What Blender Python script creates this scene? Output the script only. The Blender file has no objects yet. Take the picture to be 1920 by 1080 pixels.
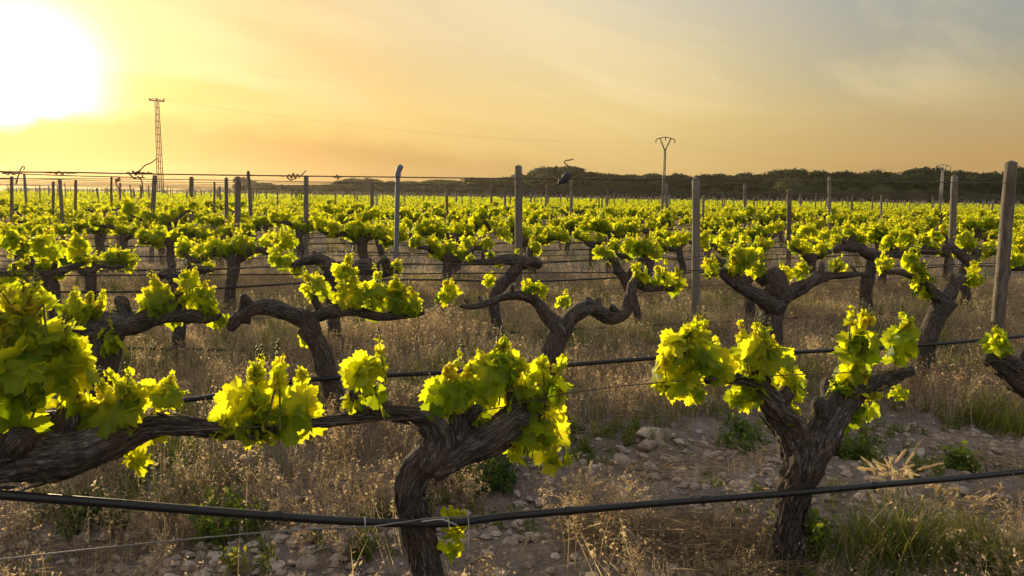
import bpy, math, random
import numpy as np
from mathutils import Matrix, Vector

# ------------------------------------------------------------------ camera, sky, sun, exposure
sc = bpy.context.scene
COL = sc.collection
rng = np.random.default_rng(7)
random.seed(7)
FPX, EYE, ROLL, HORY = 1400.0, 1.5, math.radians(0.8), 368.0
_p = math.atan((540 - HORY) / FPX)
FW = np.array([0, math.cos(_p), -math.sin(_p)])
_u = np.array([0, math.sin(_p), math.cos(_p)]); _r = np.array([1.0, 0, 0])
RT = math.cos(ROLL) * _r + math.sin(ROLL) * _u
UP = -math.sin(ROLL) * _r + math.cos(ROLL) * _u
CAMPOS = np.array([0, 0, EYE])
cam = bpy.data.cameras.new('camera'); camo = bpy.data.objects.new('camera', cam); COL.objects.link(camo)
cam.sensor_width = 36; cam.lens = 36 * FPX / 1920; cam.clip_start = 0.05; cam.clip_end = 6000
camo.matrix_world = Matrix(((RT[0], UP[0], -FW[0], 0), (RT[1], UP[1], -FW[1], 0), (RT[2], UP[2], -FW[2], EYE), (0, 0, 0, 1)))
sc.camera = camo

def ray(x, y):
    return FW + RT * ((x - 960) / FPX) - UP * ((y - 540) / FPX)

SUN_DIR = ray(50, 140); SUN_DIR /= np.linalg.norm(SUN_DIR)
SUN_EL = math.asin(SUN_DIR[2]); SUN_AZ = math.atan2(SUN_DIR[0], SUN_DIR[1])   # azimuth from +Y towards +X
sun = bpy.data.lights.new('sun', 'SUN'); suno = bpy.data.objects.new('sun', sun); COL.objects.link(suno)
sun.energy = 5.0; sun.angle = math.radians(0.6); sun.color = (1.0, 0.80, 0.46)
suno.rotation_mode = 'QUATERNION'
suno.rotation_quaternion = Vector(-SUN_DIR).to_track_quat('-Z', 'Y')

def lin(r, g, b):
    f = lambda c: (c / 255) / 12.92 if c <= 10 else ((c / 255 + 0.055) / 1.055) ** 2.4
    return (f(r), f(g), f(b))

world = bpy.data.worlds.new('World'); sc.world = world; world.use_nodes = True

class NT:
    """tiny node-graph helper"""
    def __init__(s, tree): s.t = tree; tree.nodes.clear()
    def n(s, kind, **kw):
        nd = s.t.nodes.new(kind)
        for k, v in kw.items():
            if k == 'ins':
                for a, b in v.items():
                    if isinstance(b, bpy.types.NodeSocket): s.t.links.new(b, nd.inputs[a])
                    else: nd.inputs[a].default_value = b
            else: setattr(nd, k, v)
        return nd
    def m(s, op, a, b=0.0, c=None, clamp=False):
        i = {0: a, 1: b}
        if c is not None: i[2] = c
        nd = s.n('ShaderNodeMath', operation=op, ins=i); nd.use_clamp = clamp
        return nd.outputs[0]
    def vm(s, op, a, b=(0, 0, 0)):
        nd = s.n('ShaderNodeVectorMath', operation=op, ins={0: a, 1: b})
        return nd.outputs['Value'] if op in ('DOT_PRODUCT', 'LENGTH') else nd.outputs['Vector']
    def mix(s, f, a, b, blend='MIX'):
        nd = s.n('ShaderNodeMix', data_type='RGBA', blend_type=blend)
        for k, v in (('Factor_Float', f), ('A_Color', a), ('B_Color', b)):
            sk = [x for x in nd.inputs if x.identifier == k][0]
            if isinstance(v, bpy.types.NodeSocket): s.t.links.new(v, sk)
            else: sk.default_value = v if k == 'Factor_Float' else (tuple(v) + (1,))[:4]
        return [x for x in nd.outputs if x.identifier == 'Result_Color'][0]
    def ramp(s, f, stops, interp='LINEAR'):
        nd = s.n('ShaderNodeValToRGB', ins={0: f}); cr = nd.color_ramp; cr.interpolation = interp
        while len(cr.elements) < len(stops): cr.elements.new(0.5)
        for e, (p, c) in zip(cr.elements, stops):
            e.position = p; e.color = (tuple(c) + (1,))[:4]
        return nd.outputs[0]
    def mr(s, v, a, b, c=0.0, d=1.0, smooth=True):
        nd = s.n('ShaderNodeMapRange', ins={0: v, 1: a, 2: b, 3: c, 4: d})
        nd.interpolation_type = 'SMOOTHSTEP' if smooth else 'LINEAR'; nd.clamp = True
        return nd.outputs[0]
    def noise(s, vec, scale, detail=4, rough=0.55, dist=0.0, out=0):
        nd = s.n('ShaderNodeTexNoise', ins={'Vector': vec, 'Scale': scale, 'Detail': detail, 'Roughness': rough, 'Distortion': dist})
        return nd.outputs[out]
    def link(s, a, b): s.t.links.new(a, b)

def build_world():
    g = NT(world.node_tree)
    out = g.n('ShaderNodeOutputWorld')
    sky = g.n('ShaderNodeTexSky'); sky.sky_type = 'NISHITA'; sky.sun_disc = False
    sky.sun_elevation = SUN_EL; sky.sun_rotation = SUN_AZ; sky.dust_density = 4.0; sky.air_density = 1.2
    bg1 = g.n('ShaderNodeBackground', ins={'Color': sky.outputs[0], 'Strength': 0.05})
    d = g.n('ShaderNodeTexCoord').outputs['Generated']
    d = g.vm('NORMALIZE', d)
    sep = g.n('ShaderNodeSeparateXYZ', ins={0: d})
    el = g.m('MULTIPLY', g.m('ARCSINE', sep.outputs[2]), 180 / math.pi)            # degrees
    dh = g.vm('NORMALIZE', g.vm('MULTIPLY', d, (1, 1, 0)))
    sh = np.array([SUN_DIR[0], SUN_DIR[1], 0]); sh /= np.linalg.norm(sh)
    daz = g.m('MULTIPLY', g.m('ARCCOSINE', g.m('MINIMUM', g.vm('DOT_PRODUCT', dh, tuple(sh)), 0.99999)), 180 / math.pi)
    ang = g.m('MULTIPLY', g.m('ARCCOSINE', g.m('MINIMUM', g.vm('DOT_PRODUCT', d, tuple(SUN_DIR)), 0.999999)), 180 / math.pi)
    # thin streaked cloud: noise on the plane of the cloud layer
    zz = g.m('ADD', g.m('MAXIMUM', sep.outputs[2], 0.0), 0.10)
    plane = g.n('ShaderNodeCombineXYZ', ins={0: g.m('DIVIDE', sep.outputs[0], zz), 1: g.m('DIVIDE', sep.outputs[1], zz), 2: 0.0}).outputs[0]
    rot = g.n('ShaderNodeMapping', ins={0: g.n('ShaderNodeMapping', ins={0: plane, 2: (0, 0, math.radians(41))}).outputs[0], 3: (1.2, 0.42, 1), 1: (2.35, .4, 0)}).outputs[0]
    cir = g.noise(rot, 1.0, 5, 0.5, 0.5)
    rot2 = g.n('ShaderNodeMapping', ins={0: plane, 2: (0, 0, math.radians(75)), 3: (0.8, 0.25, 1), 1: (3.1, 7.7, 0)}).outputs[0]
    soft = g.noise(rot2, 0.6, 4, 0.5, 0.4)
    e = g.m('ADD', el, g.m('MULTIPLY', g.m('SUBTRACT', soft, 0.5), 5.0))
    t = g.m('DIVIDE', g.m('ADD', e, 0.0), 90.0, clamp=True)
    P = lambda dg: max(0.0, dg / 90)
    A = g.ramp(t, [(0, lin(204, 162, 94)), (P(3), lin(214, 174, 100)), (P(6), lin(226, 188, 110)), (P(10), lin(228, 194, 132)), (P(15), lin(226, 199, 150)), (P(35), lin(236, 230, 220)), (1, lin(184, 194, 208))])
    B = g.ramp(t, [(0, lin(204, 170, 112)), (P(2.5), lin(220, 186, 118)), (P(6), lin(234, 204, 136)), (P(10), lin(229, 207, 160)), (P(15), lin(216, 206, 184)), (P(35), lin(226, 226, 226)), (1, lin(184, 194, 208))])
    C_ = g.ramp(t, [(0, lin(186, 148, 94)), (P(2.5), lin(192, 157, 102)), (P(6), lin(184, 163, 121)), (P(10), lin(156, 156, 144)), (P(15), lin(130, 145, 158)), (P(35), lin(205, 210, 220)), (1, lin(184, 194, 208))])
    D_ = g.ramp(t, [(0, lin(204, 192, 182)), (P(10), lin(206, 200, 198)), (P(35), lin(204, 205, 212)), (1, lin(184, 194, 208))])  # unseen sky behind and overhead, set brighter to lift the light on the ground
    c = g.mix(g.mr(daz, 14, 36), A, B)
    c = g.mix(g.mr(daz, 36, 68), c, C_)
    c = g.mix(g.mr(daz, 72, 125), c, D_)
    # cirrus brightening
    cm = g.m('MULTIPLY', g.m('MULTIPLY', g.mr(cir, 0.41, 0.63), g.mr(el, 4.0, 9.0)), g.mr(daz, 67, 58, 0.3, 1.0))
    c = g.mix(g.m('MULTIPLY', cm, 0.55), c, lin(250, 226, 172))
    # low cloud bank under the sun: an edge of cloud with its own noisy top
    sgn = g.m('MULTIPLY', g.vm('DOT_PRODUCT', dh, (float(sh[1]), float(-sh[0]), 0.0)), 57.3)      # degrees right of the sun
    azn = g.n('ShaderNodeCombineXYZ', ins={0: g.m('MULTIPLY', sgn, 0.085), 1: g.m('MULTIPLY', el, 0.10), 2: 0.0}).outputs[0]
    bn = g.noise(azn, 3.2, 6, 0.6)
    hump = g.n('ShaderNodeFloatCurve', ins={'Value': g.m('DIVIDE', g.m('ADD', sgn, 12.0), 60.0, clamp=True)})
    cv = hump.mapping.curves[0]; pts = [(0, .30), (.17, .40), (.27, .535), (.34, .50), (.45, .48), (.62, .38), (.80, .26), (1, .16)]
    cv.points[0].location = pts[0]; cv.points[1].location = pts[-1]
    for q in pts[1:-1]: cv.points.new(*q)
    hump.mapping.update()
    top = g.m('ADD', g.m('MULTIPLY', hump.outputs[0], 10.0), g.m('MULTIPLY', g.m('SUBTRACT', bn, 0.5), 2.4))
    bank = g.mr(g.m('SUBTRACT', top, el), -0.45, g.mr(sgn, -6, 22, 0.75, 1.6))
    bank = g.m('MULTIPLY', bank, g.mr(sgn, 48, 22))
    # glow of the overexposed sun behind thin haze
    g1 = g.m('MULTIPLY', 4.2, g.m('EXPONENT', g.m('MULTIPLY', -1.0, g.m('POWER', g.m('DIVIDE', ang, 3.2), 2.0))))
    g2 = g.m('MULTIPLY', 0.07, g.m('EXPONENT', g.m('DIVIDE', ang, -6.5)))
    shade = g.m('SUBTRACT', 1.0, g.m('MULTIPLY', bank, 0.96))
    glow = g.n('ShaderNodeVectorMath', operation='SCALE', ins={0: (1.0, 0.92, 0.66), 'Scale': g.m('MULTIPLY', g1, shade)}).outputs[0]
    glow2 = g.n('ShaderNodeVectorMath', operation='SCALE', ins={0: (1.0, 0.70, 0.24), 'Scale': g.m('MULTIPLY', g2, g.m('SUBTRACT', 1.0, g.m('MULTIPLY', bank, 0.72)))}).outputs[0]
    c = g.mix(g.m('MULTIPLY', bank, 0.85), c, lin(188, 146, 88))
    c = g.vm('ADD', g.vm('ADD', c, glow), glow2)
    # below the horizon
    c = g.mix(g.mr(el, -2.0, -0.3), lin(110, 90, 60), c)
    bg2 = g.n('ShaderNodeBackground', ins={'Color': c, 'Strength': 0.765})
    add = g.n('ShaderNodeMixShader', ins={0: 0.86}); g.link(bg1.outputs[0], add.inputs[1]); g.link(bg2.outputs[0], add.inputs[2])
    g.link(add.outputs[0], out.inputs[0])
build_world()
vs = sc.view_settings; vs.view_transform = 'Standard'; vs.look = 'None'; vs.exposure = 0.58; vs.gamma = 1.0; vs.use_curve_mapping = False
cy = sc.cycles
cy.use_denoising = True; cy.max_bounces = 8; cy.diffuse_bounces = 3; cy.glossy_bounces = 2; cy.transmission_bounces = 5
cy.volume_bounces = 0; cy.transparent_max_bounces = 8; cy.sample_clamp_indirect = 6.0; cy.caustics_reflective = False; cy.caustics_refractive = False

# ------------------------------------------------------------------ materials
def mat(name):
    m = bpy.data.materials.new(name); m.use_nodes = True
    return m, NT(m.node_tree)
def attr(g, name, out='Vector'):
    nd = g.n('ShaderNodeAttribute'); nd.attribute_name = name
    return nd.outputs[out]
def finish(g, shader):
    o = g.n('ShaderNodeOutputMaterial'); g.link(shader, o.inputs[0])

def leafy(name, stops_d, stops_t, tw, rough=0.5, spec=0.25, vein=True):
    m, g = mat(name)
    r = attr(g, 'rnd', 'Fac')
    cd = g.ramp(r, stops_d); ct = g.ramp(r, stops_t)
    if vein:
        tc = attr(g, 'tc')
        n = g.noise(tc, 3.0, 3, 0.6)
        cd = g.mix(g.mr(n, 0.35, 0.7), cd, tuple(x * 1.35 for x in stops_d[-1][1]), 'MIX')
        sp = g.n('ShaderNodeSeparateXYZ', ins={0: tc})
        a = g.m('ARCTAN2', sp.outputs[0], sp.outputs[1])
        w = g.m('ABSOLUTE', g.m('SINE', g.m('MULTIPLY', a, 3.3)))
        rad = g.vm('LENGTH', tc)
        vn = g.m('MULTIPLY', g.mr(g.m('MULTIPLY', w, rad), 0.045, 0.0), 0.5)
        ct = g.mix(vn, ct, tuple(x * 0.55 for x in stops_t[0][1]))
        cd = g.mix(vn, cd, tuple(x * 1.7 for x in stops_d[0][1]))
    dif = g.n('ShaderNodeBsdfPrincipled', ins={'Base Color': cd, 'Roughness': rough, 'Specular IOR Level': spec})
    tr = g.n('ShaderNodeBsdfTranslucent', ins={'Color': ct})
    mx = g.n('ShaderNodeMixShader', ins={0: tw}); g.link(dif.outputs[0], mx.inputs[1]); g.link(tr.outputs[0], mx.inputs[2])
    finish(g, mx.outputs[0]); return m

M = {}
M['leaf'] = leafy('grape_leaf', [(0, (.055, .135, .010)), (.6, (.090, .185, .012)), (1, (.14, .22, .018))],
                  [(0, (.38, .50, .010)), (.4, (.74, .75, .014)), (.8, (.94, .85, .020)), (1, (1.0, .87, .028))], 0.70, 0.5, 0.25)
M['young'] = leafy('young_leaf', [(0, (.16, .19, .03)), (.6, (.20, .18, .04)), (1, (.26, .16, .06))],
                   [(0, (.74, .84, .012)), (.7, (.88, .84, .015)), (1, (.90, .68, .04))], 0.6, 0.6, 0.2, vein=False)
M['dry'] = leafy('dry_grass', [(0, (.14, .108, .066)), (.35, (.25, .185, .118)), (.7, (.34, .25, .172)), (1, (.50, .40, .26))],
                 [(0, (.26, .19, .09)), (.5, (.48, .33, .19)), (1, (.88, .70, .40))], 0.5, 0.6, 0.3, vein=False)
M['green'] = leafy('green_grass', [(0, (.045, .075, .014)), (.5, (.075, .105, .018)), (1, (.15, .14, .04))],
                   [(0, (.13, .19, .015)), (.6, (.24, .28, .025)), (1, (.42, .38, .05))], 0.42, 0.5, 0.3, vein=False)
M['weed'] = leafy('weed_leaf', [(0, (.03, .06, .014)), (.6, (.05, .09, .015)), (1, (.09, .13, .02))],
                  [(0, (.08, .15, .012)), (.6, (.18, .26, .02)), (1, (.34, .40, .03))], 0.42, 0.5, 0.3, vein=False)
M['stem'] = leafy('green_shoot', [(0, (.10, .13, .03)), (1, (.17, .15, .05))], [(0, (.2, .2, .04)), (1, (.3, .2, .06))], 0.2, 0.5, 0.3, vein=False)
M['pine'] = leafy('pine_crown', [(0, (.018, .032, .014)), (.5, (.030, .050, .020)), (1, (.055, .080, .03))],
                  [(0, (.03, .04, .01)), (1, (.07, .08, .02))], 0.22, 0.8, 0.1, vein=False)
M['olive'] = leafy('olive_crown', [(0, (.045, .055, .024)), (.5, (.07, .08, .034)), (1, (.105, .11, .05))],
                   [(0, (.06, .07, .02)), (1, (.12, .13, .04))], 0.25, 0.8, 0.1, vein=False)

def bark_mat():
    m, g = mat('vine_bark')
    tc = attr(g, 'tc'); geo = g.n('ShaderNodeNewGeometry')
    f1 = g.noise(tc, 190, 6, 0.7, 0.2); f2 = g.noise(tc, 55, 4, 0.6, 0.3)
    big = g.noise(g.n('ShaderNodeTexCoord').outputs['Object'], 6, 3, 0.6)
    c = g.ramp(f1, [(.30, (.018, .014, .012)), (.45, (.050, .040, .034)), (.57, (.125, .105, .091)), (.70, (.38, .34, .30))])
    c = g.mix(g.mr(f2, .51, .64), c, (.036, .028, .023))
    c = g.mix(g.m('MULTIPLY', g.mr(big, .45, .7), 0.35), c, (.17, .105, .065))
    h = g.m('ADD', g.m('MULTIPLY', f1, 0.8), g.m('MULTIPLY', f2, -1.0))
    b = g.n('ShaderNodeBump', ins={'Strength': 1.0, 'Distance': 0.016, 'Height': h})
    p = g.n('ShaderNodeBsdfPrincipled', ins={'Base Color': c, 'Roughness': 0.88, 'Specular IOR Level': 0.25, 'Normal': b.outputs[0]})
    finish(g, p.outputs[0]); return m
M['bark'] = bark_mat()

def wood_mat():
    m, g = mat('weathered_post_wood')
    tc = attr(g, 'tc')
    f1 = g.noise(tc, 40, 5, 0.6, 0.3); f2 = g.noise(tc, 9, 3, 0.6)
    r = attr(g, 'rnd', 'Fac')
    c = g.ramp(f1, [(.3, (.05, .040, .031)), (.5, (.125, .104, .082)), (.75, (.23, .20, .16))])
    c = g.mix(g.mr(f2, .4, .65, 0, .6), c, (.12, .085, .055))
    c = g.mix(g.m('MULTIPLY', r, .5), c, (.28, .26, .23))
    b = g.n('ShaderNodeBump', ins={'Strength': 0.8, 'Distance': 0.006, 'Height': f1})
    p = g.n('ShaderNodeBsdfPrincipled', ins={'Base Color': c, 'Roughness': 0.85, 'Specular IOR Level': 0.25, 'Normal': b.outputs[0]})
    finish(g, p.outputs[0]); return m
M['wood'] = wood_mat()

def simple(name, col, rough, metal=0.0, spec=0.4, var=0.25, scale=20.0, bump=0.0):
    m, g = mat(name)
    oc = g.n('ShaderNodeTexCoord').outputs['Object']
    n = g.noise(oc, scale, 4, 0.6)
    c = g.mix(n, tuple(x * (1 - var) for x in col), tuple(min(1, x * (1 + var)) for x in col))
    ins = {'Base Color': c, 'Roughness': rough, 'Metallic': metal, 'Specular IOR Level': spec}
    if bump: ins['Normal'] = g.n('ShaderNodeBump', ins={'Strength': 0.7, 'Distance': bump, 'Height': n}).outputs[0]
    p = g.n('ShaderNodeBsdfPrincipled', ins=ins); finish(g, p.outputs[0]); return m
M['hose'] = simple('black_hose_plastic', (.008, .008, .009), .40, 0, .40, .5, 60, .0015)
M['wire'] = simple('galvanised_wire', (.20, .185, .17), .5, .6, .5, .4, 30)
M['rust'] = simple('rusty_wire', (.10, .075, .055), .6, .4, .4, .4, 30)
M['steel'] = simple('galvanised_steel', (.13, .15, .185), .65, .0, .35, .25, 25)
M['lattice'] = simple('lattice_steel', (.06, .058, .056), .6, .3, .4, .2, 2)
M['concrete'] = simple('pale_concrete', (.38, .36, .33), .8, 0, .3, .2, 3)
M['cane'] = simple('dry_cane', (.17, .105, .065), .8, 0, .2, .4, 40, .002)
M['twig'] = simple('grey_twig', (.26, .22, .18), .85, 0, .2, .4, 40, .003)
M['rag'] = simple('dark_rag', (.035, .037, .042), .6, 0, .3, .4, 30, .01)
M['tie'] = simple('pale_tie', (.45, .44, .40), .5, 0, .4, .1, 30)
M['ptrunk'] = simple('pine_trunk', (.10, .07, .05), .9, 0, .2, .3, 2)

def rock_mat():
    m, g = mat('pale_rock')
    oc = g.n('ShaderNodeTexCoord').outputs['Object']; r = attr(g, 'rnd', 'Fac')
    n = g.noise(oc, 22, 6, 0.65); n2 = g.noise(oc, 90, 4, 0.6)
    c = g.ramp(n, [(.3, (.22, .170, .137)), (.55, (.40, .320, .262)), (.75, (.54, .45, .375))])
    c = g.mix(g.m('MULTIPLY', r, .55), c, (.19, .13, .10))
    h = g.m('ADD', n, g.m('MULTIPLY', n2, .4))
    b = g.n('ShaderNodeBump', ins={'Strength': 0.7, 'Distance': 0.008, 'Height': h})
    p = g.n('ShaderNodeBsdfPrincipled', ins={'Base Color': c, 'Roughness': 0.85, 'Specular IOR Level': 0.2, 'Normal': b.outputs[0]})
    finish(g, p.outputs[0]); return m
M['rock'] = rock_mat()

def soil_mat():
    m, g = mat('stony_soil')
    oc = g.n('ShaderNodeTexCoord').outputs['Object']
    n1 = g.noise(oc, 1.3, 5, 0.6); n2 = g.noise(oc, 14, 6, 0.7); n3 = g.noise(oc, 70, 5, 0.7)
    v = g.n('ShaderNodeTexVoronoi', ins={'Vector': oc, 'Scale': 38.0, 'Randomness': 1.0}); v.feature = 'F1'
    c = g.ramp(n2, [(.3, (.15, .117, .100)), (.5, (.26, .212, .185)), (.7, (.39, .325, .288))])
    c = g.mix(g.mr(n1, .4, .65, 0, .55), c, (.13, .095, .06))
    c = g.mix(g.mr(n3, .45, .7, 0, .6), c, (.29, .215, .175))
    sep = g.n('ShaderNodeSeparateColor', ins={0: v.outputs['Color']})
    c = g.mix(g.m('MULTIPLY', g.mr(v.outputs['Distance'], .38, .2), g.mr(sep.outputs[0], .62, .7)), c, (.33, .255, .21))
    h = g.m('ADD', g.m('ADD', n2, g.m('MULTIPLY', n3, .5)), g.m('MULTIPLY', v.outputs['Distance'], -.5))
    b = g.n('ShaderNodeBump', ins={'Strength': 1.0, 'Distance': 0.045, 'Height': h})
    p = g.n('ShaderNodeBsdfPrincipled', ins={'Base Color': c, 'Roughness': 0.95, 'Specular IOR Level': 0.1, 'Normal': b.outputs[0]})
    finish(g, p.outputs[0]); return m
M['soil'] = soil_mat()

# ------------------------------------------------------------------ mesh helpers
class Geo:
    def __init__(s): s.V = []; s.F = []; s.T = []; s.R = []; s.K = []; s.n = 0
    def add(s, V, F, tc=None, rnd=0.0, k=0):
        V = np.asarray(V, float); F = np.asarray(F, np.int64)
        s.V.append(V); s.F.append(F + s.n); s.n += len(V)
        s.T.append(np.zeros((len(V), 3)) if tc is None else np.asarray(tc, float))
        s.R.append(np.full(len(V), rnd) if np.isscalar(rnd) else np.asarray(rnd, float))
        s.K.append(np.full(len(F), k, np.int32) if np.isscalar(k) else np.asarray(k, np.int32))
    def arrays(s):
        return np.concatenate(s.V), np.concatenate(s.F), np.concatenate(s.T), np.concatenate(s.R), np.concatenate(s.K)
    smooth = True
    def mesh(s, name, mats, origin=(0, 0, 0)):
        V, F, T, R, K = s.arrays(); V = V - np.asarray(origin)
        me = bpy.data.meshes.new(name)
        me.vertices.add(len(V)); me.vertices.foreach_set('co', V.astype(np.float32).ravel())
        me.loops.add(F.size); me.loops.foreach_set('vertex_index', F.astype(np.int32).ravel())
        me.polygons.add(len(F)); me.polygons.foreach_set('loop_start', np.arange(0, F.size, 3, dtype=np.int32))
        me.polygons.foreach_set('use_smooth', np.full(len(F), s.smooth))
        me.polygons.foreach_set('material_index', K)
        a = me.attributes.new('tc', 'FLOAT_VECTOR', 'POINT'); a.data.foreach_set('vector', T.astype(np.float32).ravel())
        a = me.attributes.new('rnd', 'FLOAT', 'POINT'); a.data.foreach_set('value', R.astype(np.float32))
        for m in mats: me.materials.append(M[m])
        me.update(calc_edges=True); me.validate()
        return me
    def obj(s, name, mats, parent=None, origin=(0, 0, 0)):
        o = bpy.data.objects.new(name, s.mesh(name, mats, origin)); COL.objects.link(o)
        if parent is not None: o.parent = parent
        else: o.location = origin
        return o

def tag(o, label=None, cat=None, group=None, kind=None):
    if label: o['label'] = label
    if cat: o['category'] = cat
    if group: o['group'] = group
    if kind: o['kind'] = kind
    return o
def empty(name, loc, rz=0.0):
    o = bpy.data.objects.new(name, None); COL.objects.link(o)
    o.empty_display_size = 0.1; o.location = loc; o.rotation_euler = (0, 0, rz); return o
KIDS = {}
def kid(root, o): KIDS.setdefault(root.name, []).append(o); return o
def dup(root, loc, rz, scale=1.0):
    r = root.copy(); COL.objects.link(r); r.location = loc; r.rotation_euler = (0, 0, rz); r.scale = (scale,) * 3
    for ch in KIDS.get(root.name, []):
        c = ch.copy(); COL.objects.link(c); c.parent = r
    return r

def unit(v): return v / (np.linalg.norm(v, axis=-1, keepdims=True) + 1e-12)
def spline(P, R, step):
    P = np.asarray(P, float); R = np.asarray(R, float)
    if len(P) == 2:
        n = max(2, int(np.linalg.norm(P[1] - P[0]) / step) + 1); t = np.linspace(0, 1, n)[:, None]
        return P[0] * (1 - t) + P[1] * t, R[0] * (1 - t[:, 0]) + R[1] * t[:, 0]
    Q = np.vstack([2 * P[0] - P[1], P, 2 * P[-1] - P[-2]]); oP, oR = [], []
    for i in range(len(P) - 1):
        n = max(2, int(np.linalg.norm(P[i + 1] - P[i]) / step) + 1)
        t = np.linspace(0, 1, n, endpoint=(i == len(P) - 2))[:, None]
        a, b, c, d = Q[i], Q[i + 1], Q[i + 2], Q[i + 3]
        oP.append(0.5 * (2 * b + (c - a) * t + (2 * a - 5 * b + 4 * c - d) * t ** 2 + (3 * b - a - 3 * c + d) * t ** 3))
        oR.append(R[i] * (1 - t[:, 0]) + R[i + 1] * t[:, 0])
    return np.vstack(oP), np.concatenate(oR)
def gnoise(a, l, na, rg):
    """value noise in (-1, 1), periodic in a after na cells, drawn out along l"""
    nl = int(l.max()) + 3; G = rg.uniform(-1, 1, (nl, na)); ai = np.floor(a).astype(int); li = np.floor(l).astype(int)
    fa = a - ai; fl = l - li; fa = fa * fa * (3 - 2 * fa); fl = fl * fl * (3 - 2 * fl); ai %= na; a2 = (ai + 1) % na; l2 = np.minimum(li + 1, nl - 1)
    return (G[li, ai] * (1 - fa) + G[li, a2] * fa) * (1 - fl) + (G[l2, ai] * (1 - fa) + G[l2, a2] * fa) * fl
def tube(g, P, R, nseg=8, step=0.05, ridge=0.0, lump=0.0, twist=0.0, wob=0.0, seed=0, k=0, rnd=0.0, cap=True):
    rg = np.random.default_rng(seed + 11)
    P, R = spline(P, R, step)
    if wob:
        s_ = np.arange(len(P)) * step
        for ax in range(3):
            P[:, ax] += wob * np.sin(s_ * rg.uniform(6, 16) + rg.uniform(0, 6)) * R * 1.0
    T = np.gradient(P, axis=0); T = unit(T)
    L = np.concatenate([[0], np.cumsum(np.linalg.norm(np.diff(P, axis=0), axis=1))])
    ref = np.array([0, 1.0, 0]) if abs(T[0, 1]) < 0.9 else np.array([1.0, 0, 0])
    u = unit(np.cross(T[0], ref)); U = [u]
    for i in range(1, len(P)):
        u = u - T[i] * np.dot(u, T[i]); u = unit(u); U.append(u)
    U = np.array(U); W = np.cross(T, U)
    ph = np.linspace(0, 2 * np.pi, nseg, endpoint=False)
    PH, LL = np.meshgrid(ph, L); RR = np.repeat(R[:, None], nseg, 1)
    mod = np.ones_like(RR); tw = PH + twist * LL
    if ridge:
        z = np.zeros_like(RR)
        for na, dl, am, rg_ in ((5, .13, .9, 0), (9, .10, .9, 1), (17, .085, .8, 1), (31, .06, .55, 1)):
            if na > nseg * .62: continue
            z += am * (1 - 2 * np.abs(gnoise(tw / 6.28318 * na, LL / dl, na, rg)) if rg_ else gnoise(tw / 6.28318 * na, LL / dl, na, rg))
        z = z * .6 + rg.normal(0, .16, z.shape)
        mod += ridge * (z - z.mean())
    if lump:
        z = np.zeros_like(RR)
        for _ in range(6):
            z += np.sin(LL * rg.uniform(6, 30) + rg.integers(1, 4) * PH + rg.uniform(0, 6)) * rg.uniform(.3, 1)
        mod += lump * z / 2
    RR = RR * mod
    V = P[:, None, :] + RR[..., None] * (np.cos(PH)[..., None] * U[:, None, :] + np.sin(PH)[..., None] * W[:, None, :])
    r0 = float(R.mean())
    tc = np.stack([np.cos(tw) * r0, np.sin(tw) * r0, LL * 0.17 + seed * 1.7], -1)
    n, m = len(P), nseg
    i = np.arange(n - 1)[:, None]; j = np.arange(m)[None, :]; j2 = (j + 1) % m
    a, b, c, d = i * m + j, i * m + j2, (i + 1) * m + j2, (i + 1) * m + j
    F = np.concatenate([np.stack([a, b, c], -1).reshape(-1, 3), np.stack([a, c, d], -1).reshape(-1, 3)])
    V = V.reshape(-1, 3); tc = tc.reshape(-1, 3)
    if cap:
        e = len(V); V = np.vstack([V, P[0] - T[0] * R[0] * .35, P[-1] + T[-1] * R[-1] * .45]); tc = np.vstack([tc, tc[0], tc[-1]])
        jj = np.arange(m); F = np.vstack([F, np.stack([np.full(m, e), (jj + 1) % m, jj], -1), np.stack([np.full(m, e + 1), (n - 1) * m + jj, (n - 1) * m + (jj + 1) % m], -1)])
    g.add(V, F, tc, rnd, k)

# leaf templates: petiole joint at origin, tip along +y, width about 1
def leaf_template(npts, ring, seed, teeth=True):
    rg = np.random.default_rng(seed)
    th = np.linspace(-np.pi * .97, np.pi * .97, npts); at = np.abs(th)
    xs = np.radians([0, 14, 30, 56, 74, 92, 118, 140, 160, 175]); ys = np.array([.78, .70, .53, .71, .64, .49, .57, .53, .44, .10])
    r = np.interp(at, xs, ys) * (1 + rg.normal(0, .03, npts))
    if teeth: r *= 1 + 0.07 * np.where(np.arange(npts) % 2 == 0, 1, -1)
    cup, fold, wav, ph = rg.uniform(-.45, .30), rg.uniform(-.10, .28), rg.uniform(.03, .10), rg.uniform(0, 6)
    def pts(f):
        x, y = r * f * np.sin(th), r * f * np.cos(th)
        z = cup * (x * x + y * y) + fold * np.abs(x) + f * f * wav * np.sin(5 * th + ph) + f * f * 0.05 * np.cos(th * 6.5)
        return np.stack([x, y, z], -1)
    V = [np.zeros((1, 3))]; F = []
    if ring:
        V += [pts(.52), pts(1.0)]; a = np.arange(npts - 1)
        F.append(np.stack([np.zeros(npts - 1, int), a + 2, a + 1], -1))
        i1, o1 = a + 1, a + 1 + npts
        F += [np.stack([i1, i1 + 1, o1], -1), np.stack([i1 + 1, o1 + 1, o1], -1)]
    else:
        V += [pts(1.0)]; a = np.arange(npts - 1); F.append(np.stack([np.zeros(npts - 1, int), a + 2, a + 1], -1))
    return np.vstack(V), np.vstack(F)
LEAF = {0: [leaf_template(47, True, s) for s in range(7)], 1: [leaf_template(29, False, s + 20) for s in range(6)],
        2: [leaf_template(8, False, s + 40, False) for s in range(5)]}
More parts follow.
